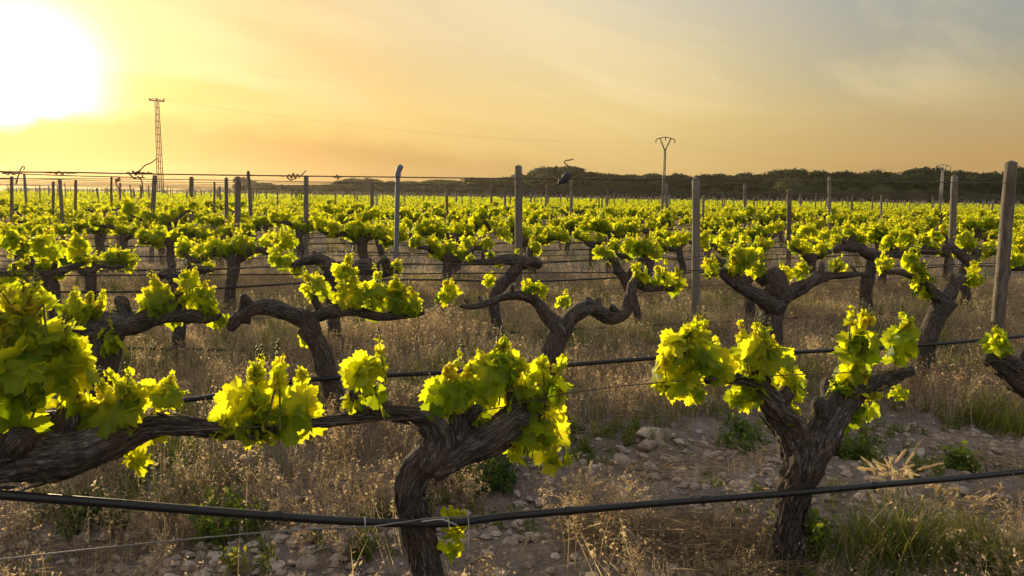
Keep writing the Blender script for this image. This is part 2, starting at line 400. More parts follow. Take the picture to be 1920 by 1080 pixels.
def put_leaves(g, pos, nrm, tip, size, rnd, lod=0, k=0):
    nrm = unit(nrm); tip = unit(tip - nrm * np.sum(tip * nrm, -1, keepdims=True)); xx = np.cross(tip, nrm)
    idx = rng.integers(0, len(LEAF[lod]), len(pos)); kk = np.broadcast_to(np.asarray(k), (len(pos),))
    for ti, (LV, LF) in enumerate(LEAF[lod]):
        for kv in np.unique(kk):
            s = np.where((idx == ti) & (kk == kv))[0]
            if not len(s): continue
            B = np.stack([xx[s], tip[s], nrm[s]], 1)
            V = np.einsum('vk,nkj->nvj', LV, B) * size[s][:, None, None] + pos[s][:, None, :]
            F = LF[None] + (np.arange(len(s)) * len(LV))[:, None, None]
            g.add(V.reshape(-1, 3), F.reshape(-1, 3), np.tile(LV, (len(s), 1)), np.repeat(rnd[s], len(LV)), int(kv))
def cluster(g, c, ax, rad, size=.10, lod=0, dens=2.6, tips=2, stems=True, nmin=5):
    """a clump of vine leaves: c centre, ax = (row axis, across, up) unit vectors, rad = radii along them"""
    c = np.asarray(c, float); A = np.asarray(ax, float); rad = np.asarray(rad, float)
    n = max(nmin, int(dens * math.pi * rad[0] * rad[2] / (.5 * size * size)))
    q = unit(rng.normal(size=(n, 3))); rr = rng.uniform(.25, 1, n) ** .55
    # knobbly outline: the clump's reach changes with direction
    kn = 1 + .22 * np.sin(q[:, 0] * 4.1 + rng.uniform(0, 6)) * np.sin(q[:, 2] * 3.7 + rng.uniform(0, 6)) + rng.normal(0, .07, n)
    ql = q * (rr * kn)[:, None] * rad * .92
    ql[rng.random(n) < .12] *= 1.12
    pos = c + ql @ A
    out = unit((q / rad * rad.min()) @ A)
    nrm = unit(out * rng.uniform(.5, 1.2, (n, 1)) + rng.normal(0, .45, (n, 3)) + np.array([0, 0, .35]))
    tip = np.array([0, 0, -1.0]) * rng.uniform(.3, 1.2, (n, 1)) + out * .6 + rng.normal(0, .5, (n, 3))
    up = ql[:, 2] / rad[2]
    tip[up > .5] += np.array([0, 0, 1.3])
    sz = size * rng.uniform(.5, 1.35, n) * np.where(up > .55, .72, 1.0)
    k = np.where((up > .6) & (rng.random(n) < .35), 1, 0)
    put_leaves(g, pos - unit(tip) * sz[:, None] * .22, nrm, tip, sz, np.clip(rng.random(n) * .8 + .2 * up, 0, 1), lod, k)
    if tips:
        for _ in range(tips):
            b = c + np.array([rng.uniform(-.6, .6) * rad[0], rng.uniform(-.4, .4) * rad[1], rad[2] * rng.uniform(.45, .8)]) @ A
            h = rad[2] * rng.uniform(.35, .85) + size * .2; d = np.array([rng.normal(0, .3), rng.normal(0, .3), 1.0])
            e = b + d * h
            if stems: tube(g, [b - d * rad[2] * .9, b, e], [size * .035, size * .03, size * .012], 5, .04, k=2)
            m = 7; t = rng.uniform(.1, 1.05, m)[:, None]; pp = b + d * h * t
            o = unit(rng.normal(size=(m, 3))); s2 = size * rng.uniform(.42, .55, m) * (1.15 - .65 * t[:, 0])
            put_leaves(g, pp, o + np.array([0, 0, .3]), o * .7 + np.array([0, 0, .9]), s2, rng.random(m), min(lod + 1, 2) if lod else 1, 1)
            if stems and rng.random() < .5:   # flower bud cluster, a knobbly cone
                o = unit(rng.normal(size=(14, 3))); s3 = np.linspace(.16, .05, 14) * size
                for i in range(14):
                    bud(g, e + np.array([0, 0, i * size * .035]) + o[i] * s3[i] * .6, size * .05)
    if stems:
        for _ in range(max(2, n // 9)):
            a = c + np.array([rng.uniform(-.6, .6) * rad[0], 0, -rad[2] * .8]) @ A
            b = c + (unit(rng.normal(size=3)) * rad * .6) @ A
            tube(g, [a, (a + b) / 2 + rng.normal(0, .15, 3) * size, b], [size * .035, size * .028, size * .015], 5, .05, k=2)
BUDV = np.array([[1, 0, 0], [-1, 0, 0], [0, 1, 0], [0, -1, 0], [0, 0, 1], [0, 0, -1.0]])
BUDF = np.array([[0, 2, 4], [2, 1, 4], [1, 3, 4], [3, 0, 4], [2, 0, 5], [1, 2, 5], [3, 1, 5], [0, 3, 5]])
def bud(g, p, r): g.add(BUDV * r + p, BUDF, None, .3, 2)

# ------------------------------------------------------------------ vineyard layout: rows run up the picture to the right
SL, ROW0, ROWD, VSP = 0.35, 2.40, 2.62, 1.39
RAX = unit(np.array([1, SL, 0.0])); RNM = np.array([-RAX[1], RAX[0], 0])      # along the row, across it (away from camera)
AXES = np.array([RAX, RNM, [0, 0, 1.0]])
RANG = math.atan(SL)
def row_y(k): return ROW0 + (k - 1) * ROWD
def onrow(x, y, k, off=0.0):
    """the point of row k's upright plane (moved off metres across) seen at that spot of the photograph"""
    d = ray(x, y); p0 = np.array([0, row_y(k), 0]) + RNM * off
    return CAMPOS + d * (np.dot(p0 - CAMPOS, RNM) / np.dot(d, RNM))
def depth(p): return float(np.dot(p - CAMPOS, FW))
def onground(x, y, z=0.0):
    d = ray(x, y); return CAMPOS + d * ((z - EYE) / d[2])
def px2m(p, px): return px * depth(p) / FPX
def project(p):
    v = np.asarray(p, float) - CAMPOS; w = v @ FW
    return 960 + FPX * (v @ RT) / w, 540 - FPX * (v @ UP) / w

# ground relief, shared by everything that stands on it
_gr = np.random.default_rng(3)
GW = [(_gr.uniform(-1, 1, 2) * f, _gr.uniform(0, 6.28), a) for f, a, n in ((1.2, .018, 4), (3.5, .010, 6), (9, .006, 8), (22, .0035, 10)) for _ in range(n)]
def gz(x, y):
    x = np.asarray(x, float); y = np.asarray(y, float); z = np.zeros(np.broadcast(x, y).shape)
    for w, p, a in GW: z = z + a * np.sin(w[0] * x + w[1] * y + p)
    fade = np.clip(1.4 - np.hypot(x, y) / 30, 0, 1)
    k = (y - SL * x - ROW0) / ROWD
    z = z + .03 * np.cos(2 * np.pi * k)                         # a low ridge along each row
    return z * fade
def axis_coords(lo, hi, fine_lo, fine_hi, step, grow=1.18):
    c = list(np.arange(fine_lo, fine_hi, step)); s = step
    v = c[-1]
    while v < hi: s *= grow; v += s; c.append(v)
    s = step; v = c[0]; pre = []
    while v > lo: s *= grow; v -= s; pre.append(v)
    return np.array(pre[::-1] + c)
def build_ground():
    X = axis_coords(-2500, 2500, -5, 7, .045); Y = axis_coords(-60, 4000, 1.2, 10, .045)
    XX, YY = np.meshgrid(X, Y); n, m = XX.shape
    ZZ = gz(XX, YY)
    near = (np.abs(XX) < 9) & (YY < 12)
    h = rng.normal(0, 1, XX.shape); h = (h + np.roll(h, 1, 0) + np.roll(h, 1, 1) + np.roll(h, (1, 1), (0, 1))) / 2
    ZZ = ZZ + near * h * .008
    i = np.arange(n - 1)[:, None]; j = np.arange(m - 1)[None]
    a, b, c, d = i * m + j, i * m + j + 1, (i + 1) * m + j + 1, (i + 1) * m + j
    F = np.concatenate([np.stack([a, b, c], -1).reshape(-1, 3), np.stack([a, c, d], -1).reshape(-1, 3)])
    g = Geo(); g.add(np.stack([XX, YY, ZZ], -1).reshape(-1, 3), F)
    tag(g.obj('ground', ['soil']), kind='structure')
build_ground()

# ------------------------------------------------------------------ vines drawn from the photograph
def make_vine(k, trunk, arms, clusters, label, group, lod=0, nseg=28, leaf=.10, step=.013, off=0.0, ridge=.17, dens=2.5, depthf=.7, rs=1.0):
    """trunk, arms: [(px, py, radius_px[, across])...]; clusters: (px, py, rx, ry)"""
    def path(pl, j):
        P, R = [], []
        for q in pl:
            p = onrow(q[0], q[1], k, off + (q[3] if len(q) > 3 else 0)); P.append(p); R.append(px2m(p, q[2]))
        return np.array(P), np.array(R)
    P, R = path(trunk, 0)
    base = P[0].copy(); base[2] = float(gz(base[0], base[1]))
    if P[0][2] > base[2]: P = np.vstack([base - [0, 0, .12], P]); R = np.concatenate([[R[0] * 1.12], R])
    else: P[0][2] = min(P[0][2], base[2] - .10)
    root = empty('grapevine', tuple(base)); tag(root, label, 'grapevine', group)
    g = Geo(); sd = int(abs(trunk[0][0])) + k
    tube(g, P, R * rs * (.82 if k == 1 else .86), nseg, step, ridge, .08, .9, .12, sd)
    if lod == 0:                                                    # peeling strips of bark
        T0, R0 = spline(P, R, .02)
        for _ in range(110):
            i = rng.integers(0, len(T0) - 8); a = rng.uniform(0, 6.28); L = rng.integers(4, 8)
            pts = [T0[i + t] + R0[i + t] * rs * (.86 + .26 * abs(t / L - .5) * rng.random()) * np.array([math.cos(a + t * .05), math.sin(a + t * .05), 0]) for t in range(L)]
            tube(g, pts, [.003] + [rng.uniform(.004, .009)] * (L - 2) + [.002], 4, .03, seed=sd + i)
    g.obj('trunk', ['bark'], root, base)
    for j, a in enumerate(arms):
        P, R = path(a, j + 1); g = Geo()
        tube(g, P, R * rs * (.84 if k == 1 else .88), max(10, int(nseg * .8)), step, ridge * 1.1, .15, 1.3, .30, sd + 5 * j + 1)
        if lod == 0:
            T1, R1 = spline(P, R * rs * .84, .02); D1 = unit(np.gradient(T1, axis=0))
            for _ in range(int(len(T1) * 1.3)):                    # ragged bark along the arms
                if len(T1) < 7: break
                i = rng.integers(0, len(T1) - 5); o1 = unit(np.cross(D1[i], rng.normal(size=3))); L = 4
                pts = [T1[i + t] + o1 * R1[i + t] * (1.0 + .3 * abs(t / 3 - .5) * rng.random()) for t in range(L)]
                tube(g, pts, [.002, rng.uniform(.003, .007), rng.uniform(.003, .006), .0015], 4, .03, seed=sd + i)
        # spurs and old pruning stubs
        SP, SR = spline(P, R, .02)
        for _ in range(max(1, int(len(SP) * .02 / .22))):
            i = rng.integers(2, len(SP) - 1); d = unit(np.array([rng.normal(0, .5), rng.normal(0, .4), 1.0])); L = rng.uniform(.03, .075) * (1 if lod == 0 else 1.2)
            tube(g, [SP[i], SP[i] + d * (SR[i] + L * .6), SP[i] + d * (SR[i] + L)], [SR[i] * .5, SR[i] * .42 + .004, SR[i] * .3 + .003], 9, .02, .1, .1, seed=sd + i)
        g.obj('arm', ['bark'], root, base)
    for cl in clusters:
        o2 = off + (cl[4] if len(cl) > 4 else 0)
        c = onrow(cl[0], cl[1], k, o2); s = px2m(c, 1.0)
        rx, rz = cl[2] * s, cl[3] * s; g = Geo()
        lf = leaf * min(1.0, max(.55, min(rx, rz) / (leaf * .85)))
        cluster(g, c, AXES, (rx, max(.04, depthf * min(rx, rz)), rz), lf, lod, dens, tips=3 if min(rx, rz) > .07 else (1 if min(rx, rz) > .04 else 0))
        g.obj('leaf_cluster', ['leaf', 'young', 'stem'], root, base)
    return root

FR = 'vines in the nearest row'
make_vine(1, [(-190, 1330, 60), (-185, 1150, 58), (-170, 1000, 60), (-150, 900, 64)],
  [[(-165, 900, 60), (-60, 872, 60), (40, 866, 57), (130, 850, 54), (205, 825, 42), (262, 802, 27), (310, 793, 20), (370, 800, 18), (430, 812, 16), (480, 815, 13), (530, 810, 9)]],
  [(-60, 700, 100, 120), (30, 730, 85, 100, -.03), (60, 640, 62, 68, -.02), (115, 700, 52, 80), (10, 640, 60, 60), (150, 790, 50, 42), (205, 790, 58, 58), (245, 740, 40, 34), (312, 747, 40, 34), (298, 808, 26, 18, .03), (255, 862, 12, 16),
   (470, 755, 46, 52), (545, 772, 58, 60), (505, 800, 62, 40), (420, 800, 10, 8)],
  'big leafy vine at the left edge with a thick low arm over the hose', FR, leaf=.108, nseg=64, dens=2.4)
make_vine(1, [(812, 1250, 46), (806, 1120, 42), (796, 1040, 40), (778, 970, 38), (768, 925, 37), (782, 885, 42), (812, 855, 44)],
  [[(800, 868, 40), (818, 825, 36), (802, 795, 28), (775, 780, 22), (735, 776, 19), (690, 777, 18), (640, 785, 15), (600, 793, 12), (570, 797, 8)],
   [(800, 862, 44), (850, 835, 46), (905, 815, 46), (955, 800, 42), (995, 785, 34), (1020, 760, 22)],
   [(880, 810, 26), (876, 790, 22), (874, 772, 15)],
   [(690, 775, 14), (672, 765, 13), (660, 756, 8)],
   [(935, 800, 24), (960, 765, 20), (970, 735, 14)]],
  [(692, 712, 42, 48), (662, 752, 14, 18), (850, 738, 56, 46), (905, 715, 52, 52), (940, 685, 36, 36), (1005, 735, 60, 48), (960, 740, 40, 40), (1020, 800, 54, 50), (985, 835, 42, 44), (1045, 850, 32, 34, .03), (900, 775, 30, 22),
   (850, 968, 26, 14, -.06), (852, 1012, 24, 26, -.06)],
  'gnarled vine in the middle of the front with its trunk bent behind the hose', FR, leaf=.092, nseg=64, dens=2.4, rs=.84)
make_vine(1, [(1482, 1110, 40), (1478, 1040, 36), (1482, 965, 37), (1492, 900, 43), (1505, 850, 50), (1515, 815, 50)],
  [[(1512, 850, 44), (1478, 800, 40), (1445, 765, 34), (1420, 735, 26), (1392, 715, 15), (1350, 706, 12), (1310, 714, 10), (1268, 726, 6)],
   [(1505, 845, 46), (1545, 790, 36), (1585, 755, 27), (1625, 730, 20), (1675, 708, 17), (1712, 694, 11)],
   [(1530, 800, 34), (1552, 768, 26), (1556, 752, 16)],
   [(1560, 790, 20), (1565, 830, 14, .06), (1560, 850, 8, .07)]],
  [(1262, 715, 44, 34), (1300, 660, 58, 48), (1345, 690, 36, 36), (1305, 738, 22, 24), (1270, 665, 34, 34), (1410, 675, 44, 50), (1455, 680, 52, 46), (1415, 730, 44, 30), (1485, 725, 26, 40), (1478, 780, 26, 34), (1395, 745, 30, 22),
   (1610, 650, 42, 44), (1595, 700, 34, 32), (1690, 650, 34, 40), (1605, 765, 46, 38), (1575, 730, 30, 22), (1630, 735, 26, 22), (1680, 740, 20, 12)],
  'Y-shaped vine at front right, leaf clumps on both arms, grey trunk', FR, leaf=.090, nseg=64, dens=2.4, rs=.84)
make_vine(1, [(2015, 1080, 40), (1995, 900, 38), (1975, 780, 42), (1955, 720, 40)],
  [[(1960, 725, 42), (1925, 700, 36), (1890, 690, 26), (1858, 678, 16), (1845, 670, 9)], [(1960, 730, 36), (2030, 700, 24), (2100, 690, 14)]],
  [(1868, 648, 26, 30), (1990, 640, 60, 50), (2070, 640, 50, 50)],
  'dark vine cut by the right edge with one small yellow leaf tuft', FR, leaf=.09, nseg=32)

R2 = 'vines in the second row'
make_vine(2, [(188, 880, 27), (190, 780, 26), (194, 700, 27), (202, 640, 33), (210, 615, 34)],
  [[(205, 620, 26), (170, 612, 22), (140, 603, 20), (118, 600, 13)], [(200, 612, 32), (240, 600, 26), (275, 600, 24), (330, 592, 17), (375, 590, 14), (412, 592, 8)], [(335, 590, 12), (338, 565, 9), (334, 545, 6)]],
  [(150, 580, 34, 32), (182, 600, 28, 34), (172, 628, 30, 22), (205, 640, 20, 28, -.12), (290, 560, 30, 36), (315, 580, 30, 28), (360, 545, 28, 28), (388, 570, 24, 28), (408, 598, 16, 18)],
  'second-row vine at left with a straight thick trunk under two leaf clumps', R2, 1, 22, .095, .03)
make_vine(2, [(645, 830, 21), (630, 770, 20), (616, 705, 21), (600, 650, 22), (575, 612, 21)],
  [[(590, 630, 20), (565, 598, 20), (530, 583, 18), (490, 580, 17), (455, 587, 15), (432, 615, 9)], [(470, 588, 16), (448, 592, 15), (440, 588, 9)], [(575, 600, 15), (610, 582, 14), (650, 584, 12), (710, 590, 10), (770, 592, 8), (795, 588, 4)]],
  [(590, 545, 28, 26), (648, 515, 22, 24), (655, 555, 30, 32), (700, 552, 36, 34), (735, 560, 30, 28), (772, 572, 26, 24), (745, 540, 18, 16), (572, 638, 9, 10)],
  'vine arched over to the left, bare forked limb, leaves on its right arm', R2, 1, 24, .09, .025)
make_vine(2, [(1018, 800, 23), (1027, 720, 22), (1035, 660, 22), (1045, 622, 22)],
  [[(1045, 630, 20), (1025, 585, 15), (1005, 566, 11), (962, 555, 9), (920, 566, 7), (880, 575, 6), (862, 575, 3)], [(1042, 630, 19), (1070, 598, 17), (1108, 580, 16), (1148, 592, 13), (1175, 578, 12), (1183, 550, 11), (1192, 532, 11), (1222, 537, 9), (1262, 542, 5)]],
  [(842, 553, 20, 21), (992, 542, 20, 16), (1014, 548, 16, 14), (1053, 566, 16, 17), (1200, 520, 22, 22), (1232, 524, 22, 20), (1265, 532, 20, 18)],
  'wide sparse vine with snaking bare arms and a dark forked trunk in mid picture', R2, 1, 24, .085, .025)
make_vine(2, [(1440, 770, 26), (1442, 690, 24), (1446, 620, 24), (1452, 565, 27)],
  [[(1450, 570, 24), (1420, 550, 18), (1382, 533, 13), (1350, 511, 10)], [(1452, 570, 25), (1446, 535, 25), (1440, 512, 18)], [(1455, 568, 20), (1490, 540, 16), (1530, 526, 14), (1562, 518, 8), (1600, 513, 6), (1628, 518, 4)]],
  [(1335, 503, 20, 18), (1395, 483, 34, 28), (1375, 505, 22, 18), (1420, 500, 18, 18), (1472, 512, 17, 15), (1500, 506, 18, 16), (1570, 498, 15, 16)],
  'stout dark vine with a knotted head, two arms spread, right of the pale post', R2, 1, 24, .085, .025)
make_vine(2, [(1722, 730, 18), (1737, 660, 17), (1750, 605, 19), (1768, 562, 24)],
  [[(1768, 568, 18), (1742, 538, 9), (1720, 522, 7), (1690, 511, 6), (1655, 512, 4)], [(1765, 565, 18), (1790, 535, 13), (1808, 518, 8)]],
  [(1660, 497, 16, 18), (1715, 492, 26, 22), (1722, 525, 26, 28), (1738, 548, 12, 12), (1825, 520, 21, 20)],
  'slim vine leaning right in the second row beside the leaning wooden post', R2, 1, 22, .085, .025)
make_vine(2, [(2040, 700, 20), (2035, 600, 20), (2030, 540, 22)], [[(2030, 550, 16), (1980, 515, 12), (1930, 505, 9), (1895, 503, 5)], [(2030, 550, 16), (2090, 515, 10)]],
  [(1900, 488, 20, 20), (1945, 485, 26, 24), (2080, 490, 30, 26)], 'leaf clump reaching in from the right edge behind the leaning post', R2, 1, 20, .085, .03)

R3 = 'vines in the third row'
make_vine(3, [(108, 690, 14), (104, 600, 14), (98, 540, 14), (88, 508, 15)], [[(90, 515, 12), (60, 500, 9), (30, 515, 8), (0, 512, 6)], [(90, 515, 12), (120, 505, 9), (155, 492, 6)]],
  [(20, 452, 26, 24), (38, 505, 24, 24), (15, 522, 24, 14), (85, 462, 28, 28), (150, 462, 20, 24), (155, 488, 22, 12), (85, 500, 26, 18), (110, 515, 10, 10)], 'third-row vine near the left edge, rounded leaf balls above a slanting trunk', R3, 1, 16, .085, .04)
make_vine(3, [(335, 690, 13), (335, 610, 13), (332, 545, 16), (338, 520, 18)], [[(335, 525, 15), (318, 512, 13), (300, 520, 8)], [(338, 525, 15), (370, 510, 11), (400, 505, 6)]],
  [(392, 500, 14, 10), (320, 548, 12, 8)], 'nearly bare pale stump of a vine behind the two wires at left', R3, 1, 16, .08, .04)
make_vine(3, [(627, 680, 14), (624, 580, 14), (620, 520, 15), (622, 492, 17)], [[(620, 500, 16), (600, 488, 14), (570, 492, 9), (545, 500, 6)], [(622, 500, 15), (660, 505, 14), (692, 498, 17), (712, 510, 14), (742, 512, 8)]],
  [(525, 480, 24, 27), (540, 455, 18, 18), (600, 490, 10, 10), (740, 505, 20, 14), (560, 505, 14, 12)], 'blackened vine in the third row with a swollen right arm, behind the arched vine', R3, 1, 18, .085, .035)
make_vine(3, [(928, 660, 11), (932, 610, 11), (924, 565, 12), (942, 535, 14), (968, 503, 14), (982, 488, 14)], [[(975, 495, 13), (945, 484, 10), (905, 492, 7), (872, 492, 5)], [(978, 495, 13), (1000, 487, 12), (1015, 497, 8)]],
  [(880, 486, 10, 8), (918, 481, 12, 9), (935, 497, 8, 6), (917, 525, 12, 14), (1003, 465, 16, 17), (970, 470, 6, 5)], 'crooked third-row vine, almost leafless, bent trunk before the flat-topped post', R3, 1, 18, .08, .035)
make_vine(3, [(1205, 640, 9), (1196, 600, 8), (1188, 560, 9), (1172, 530, 10), (1155, 500, 11)], [[(1160, 510, 10), (1148, 490, 9), (1132, 482, 6)], [(1172, 530, 9), (1192, 500, 8), (1210, 480, 6)]],
  [(1140, 478, 15, 12), (1125, 470, 14, 12), (1205, 465, 26, 20), (1180, 460, 18, 16), (1225, 470, 16, 16)], 'thin forked vine in the third row just right of the wide sparse vine', R3, 1, 16, .08, .035)
make_vine(3, [(1405, 640, 13), (1404, 570, 12), (1398, 520, 12)], [[(1398, 530, 12), (1360, 500, 9), (1335, 480, 6)], [(1400, 530, 12), (1430, 500, 9)]],
  [(1325, 450, 18, 18), (1362, 445, 15, 18), (1395, 455, 16, 16)], 'vine in the third row half hidden behind the stout dark vine', R3, 1, 16, .08, .035)
make_vine(3, [(1620, 640, 13), (1624, 570, 13), (1630, 505, 14), (1638, 480, 17)], [[(1636, 490, 15), (1610, 463, 12), (1585, 460, 10), (1562, 470, 7)], [(1638, 490, 14), (1668, 478, 10), (1710, 472, 8), (1752, 472, 5)]],
  [(1515, 435, 26, 17), (1545, 445, 16, 14), (1590, 432, 14, 15), (1612, 448, 20, 14), (1665, 455, 16, 18), (1700, 448, 20, 16), (1690, 470, 12, 10)], 'upright black third-row vine with level arms between the stout and slim vines', R3, 1, 18, .08, .035)
make_vine(3, [(1815, 640, 11), (1810, 560, 10), (1808, 510, 12), (1812, 482, 14)], [[(1812, 490, 12), (1790, 466, 9), (1765, 468, 6)], [(1814, 490, 11), (1835, 470, 9)]],
  [(1805, 448, 18, 17), (1815, 460, 16, 16), (1792, 478, 6, 6), (1832, 482, 10, 10), (1755, 445, 14, 12)], 'dark vine in the third row seen between the two posts at right', R3, 1, 16, .08, .035)
make_vine(3, [(1990, 640, 13), (1985, 560, 12), (1980, 500, 13)], [[(1980, 505, 12), (1930, 480, 8)], [(1980, 505, 12), (2030, 480, 8)]], [(1915, 460, 26, 22), (1960, 455, 26, 22), (2020, 460, 30, 24)], 'leafy third-row vine entering at the right edge', R3, 1, 14, .08, .04)

# ------------------------------------------------------------------ vines of the rows behind
def vine_template(seed, lod):
    global rng
    keep = rng; rng = np.random.default_rng(seed)
    root = empty('grapevine', (0, 0, 0)); h = rng.uniform(.58, .82); lean = rng.normal(0, .07, 2)
    top = np.array([lean[0], lean[1] * .5, h])
    X = np.eye(3); g = Geo(); r0 = rng.uniform(.055, .08)
    tube(g, [(0, 0, -.1), (lean[0] * .2 + rng.normal(0, .03), rng.normal(0, .03), h * .4), (lean[0] * .7, lean[1] * .4, h * .75), top + [0, 0, .03]], [r0 * 1.1, r0, r0 * 1.05, r0 * 1.3], 12, .05, .12, .1, 2, .1, seed)
    kid(root, g.obj('trunk', ['bark'], root))
    spots = []
    for s in (-1, 1):
        L = rng.uniform(.42, .68); rise = rng.uniform(-.04, .17); g = Geo()
        P = [top - [0, 0, .04], top + [s * L * .35, rng.normal(0, .04), rise * .5 + rng.normal(0, .04)], top + [s * L * .7, rng.normal(0, .05), rise + rng.normal(0, .05)], top + [s * L, rng.normal(0, .06), rise * 1.1 + rng.normal(0, .04)]]
        tube(g, P, [r0 * .95, r0 * .75, r0 * .55, r0 * .35], 10, .05, .12, .14, 3, .25, seed + s)
        kid(root, g.obj('arm', ['bark'], root)); P = np.array(P)
        nc = rng.integers(3, 5)
        for t in np.linspace(.25, 1, nc) + rng.normal(0, .05, nc):
            q = spline(P, [1] * 4, .02)[0]; p = q[int(np.clip(t, 0, 1) * (len(q) - 1))]; spots.append(p)
    if rng.random() < .6: spots.append(top + [rng.normal(0, .06), 0, .03])
    for p in spots:
        rx, rz = rng.uniform(.10, .175), rng.uniform(.11, .19); g = Geo()
        cluster(g, p + [rng.normal(0, .03), rng.normal(0, .05), rz * rng.uniform(.35, .75)], X, (rx, min(rx, rz) * .85, rz), rng.uniform(.075, .09), lod, 2.3, tips=2 if lod == 1 else 1, stems=False)
        kid(root, g.obj('leaf_cluster', ['leaf', 'young', 'stem'], root))
    rng = keep
    return root
ORD = {4: 'fourth', 5: 'fifth', 6: 'sixth', 7: 'seventh', 8: 'eighth', 9: 'ninth', 10: 'tenth', 11: 'eleventh', 12: 'twelfth', 13: 'thirteenth', 14: 'fourteenth', 15: 'fifteenth', 16: 'sixteenth'}
NIND = 15
TM = [vine_template(100 + i, 1) for i in range(12)]
TL = [vine_template(200 + i, 2) for i in range(8)]
used = set(); nv = 0
def row_span(k, pad=60):
    """x range of row k inside the picture"""
    y0 = row_y(k); f = lambda px: ((px - 960) / FPX * .99) * y0 / (1 - SL * (px - 960) / FPX)
    return f(-pad), f(1920 + pad)
for k in range(4, NIND + 1):
    a, b = row_span(k, 70 if k < 8 else 30); x = a + rng.uniform(0, VSP)
    lab = 'vine with bright leaf clumps in the %s row from the camera' % ORD[k]
    while x < b:
        px_, py_ = x + rng.normal(0, .09), 0
        y = row_y(k) + SL * px_ + rng.normal(0, .06)
        pool = TM if k < 9 else TL; i = rng.integers(0, len(pool))
        rz = RANG + (math.pi if rng.random() < .5 else 0) + rng.normal(0, .12)
        t = pool[i]; sc_ = rng.uniform(.84, 1.08)
        loc = (px_, y, float(gz(px_, y)) - .01)
        if rng.random() > .09:
            if t.name not in used:
                used.add(t.name); t.location = loc; t.rotation_euler = (0, 0, rz); t.scale = (sc_,) * 3; o = t
            else: o = dup(t, loc, rz, sc_)
            tag(o, lab, 'grapevine', 'vines in the %s row' % ORD[k]); nv += 1
        x += VSP
for t in TM + TL:
    if t.name not in used:
        for c in KIDS[t.name]: bpy.data.objects.remove(c)
        bpy.data.objects.remove(t)
print('vines behind', nv)

def far_vines():
    """the rest of the vineyard, row after row to the wood: one mass"""
    def tmpl(seed, nl, size):
        rg = np.random.default_rng(seed); g = Geo()
        tube(g, [(0, 0, -.05), (0, 0, .7)], [.07, .08], 5, .4, k=1)
        tube(g, [(-.55, 0, .72), (0, 0, .66), (.55, 0, .72)], [.03, .06, .03], 4, .3, k=1)
        n = nl; c = np.array([[rg.uniform(-.6, .6), rg.normal(0, .06), rg.uniform(.68, 1.0)] for _ in range(7)])
        p = c[rg.integers(0, 7, n)] + rg.normal(0, 1, (n, 3)) * [.065, .06, .07]
        p[:, 2] += .05
        nrm = unit(rg.normal(size=(n, 3)) + [0, 0, .3]); t = unit(rg.normal(size=(n, 3)) + [0, 0, -.4])
        t = unit(t - nrm * np.sum(t * nrm, 1, keepdims=True)); w = np.cross(t, nrm); s = size * rg.uniform(.7, 1.3, (n, 1))
        V = np.stack([p - t * s * .55, p + w * s * .5, p + t * s * .55, p - w * s * .5], 1).reshape(-1, 3)
        i = np.arange(n)[:, None] * 4; F = np.concatenate([i + [0, 1, 2], i + [0, 2, 3]])
        g.add(V, F, None, np.repeat(rg.random(n), 4), np.where(np.tile(rg.random(n), 2) < .1, 2, 0)); return g.arrays()
    near = [tmpl(s, 84, .10) for s in range(6)]; mid = [tmpl(s + 9, 42, .16) for s in range(5)]; far = [tmpl(s + 20, 20, .24) for s in range(5)]
    G = Geo(); k = NIND + 1; cnt = 0
    while row_y(k) < 205:
        a, b = row_span(k, 30); a = max(a, -190); b = min(b, 240)
        y0 = row_y(k); xs = np.arange(a + rng.uniform(0, VSP), b, VSP); xs = xs + rng.normal(0, .08, len(xs)); ys = y0 + SL * xs
        ok = (ys > 20) & (ys < 208) & (rng.random(len(xs)) > .05); xs, ys = xs[ok], ys[ok]
        pool = near if y0 < 62 else (mid if y0 < 110 else far); which = rng.integers(0, len(pool), len(xs)); cnt += len(xs)
        for ti, (V, F, T, R, K) in enumerate(pool):
            s = np.where(which == ti)[0]
            if not len(s): continue
            an = RANG + rng.normal(0, .15, len(s)) + np.pi * rng.integers(0, 2, len(s)); sc_ = rng.uniform(.9, 1.12, len(s))
            cx, sx = np.cos(an), np.sin(an)
            Vx = (V[None, :, 0] * cx[:, None] - V[None, :, 1] * sx[:, None]) * sc_[:, None] + xs[s][:, None]
            Vy = (V[None, :, 0] * sx[:, None] + V[None, :, 1] * cx[:, None]) * sc_[:, None] + ys[s][:, None]
            Vz = np.repeat(V[None, :, 2], len(s), 0) * sc_[:, None]
            FF = F[None] + (np.arange(len(s)) * len(V))[:, None, None]
            G.add(np.stack([Vx, Vy, Vz], -1).reshape(-1, 3), FF.reshape(-1, 3), np.tile(T, (len(s), 1)), np.tile(R, len(s)), np.tile(K, len(s)))
        k += 1
    print('far vines', cnt, 'rows to', k)
    o = G.obj('distant_vineyard', ['leaf', 'bark', 'young'])
    tag(o, 'mass of yellow green vine rows running back to the wood', 'vineyard', kind='stuff')
far_vines()

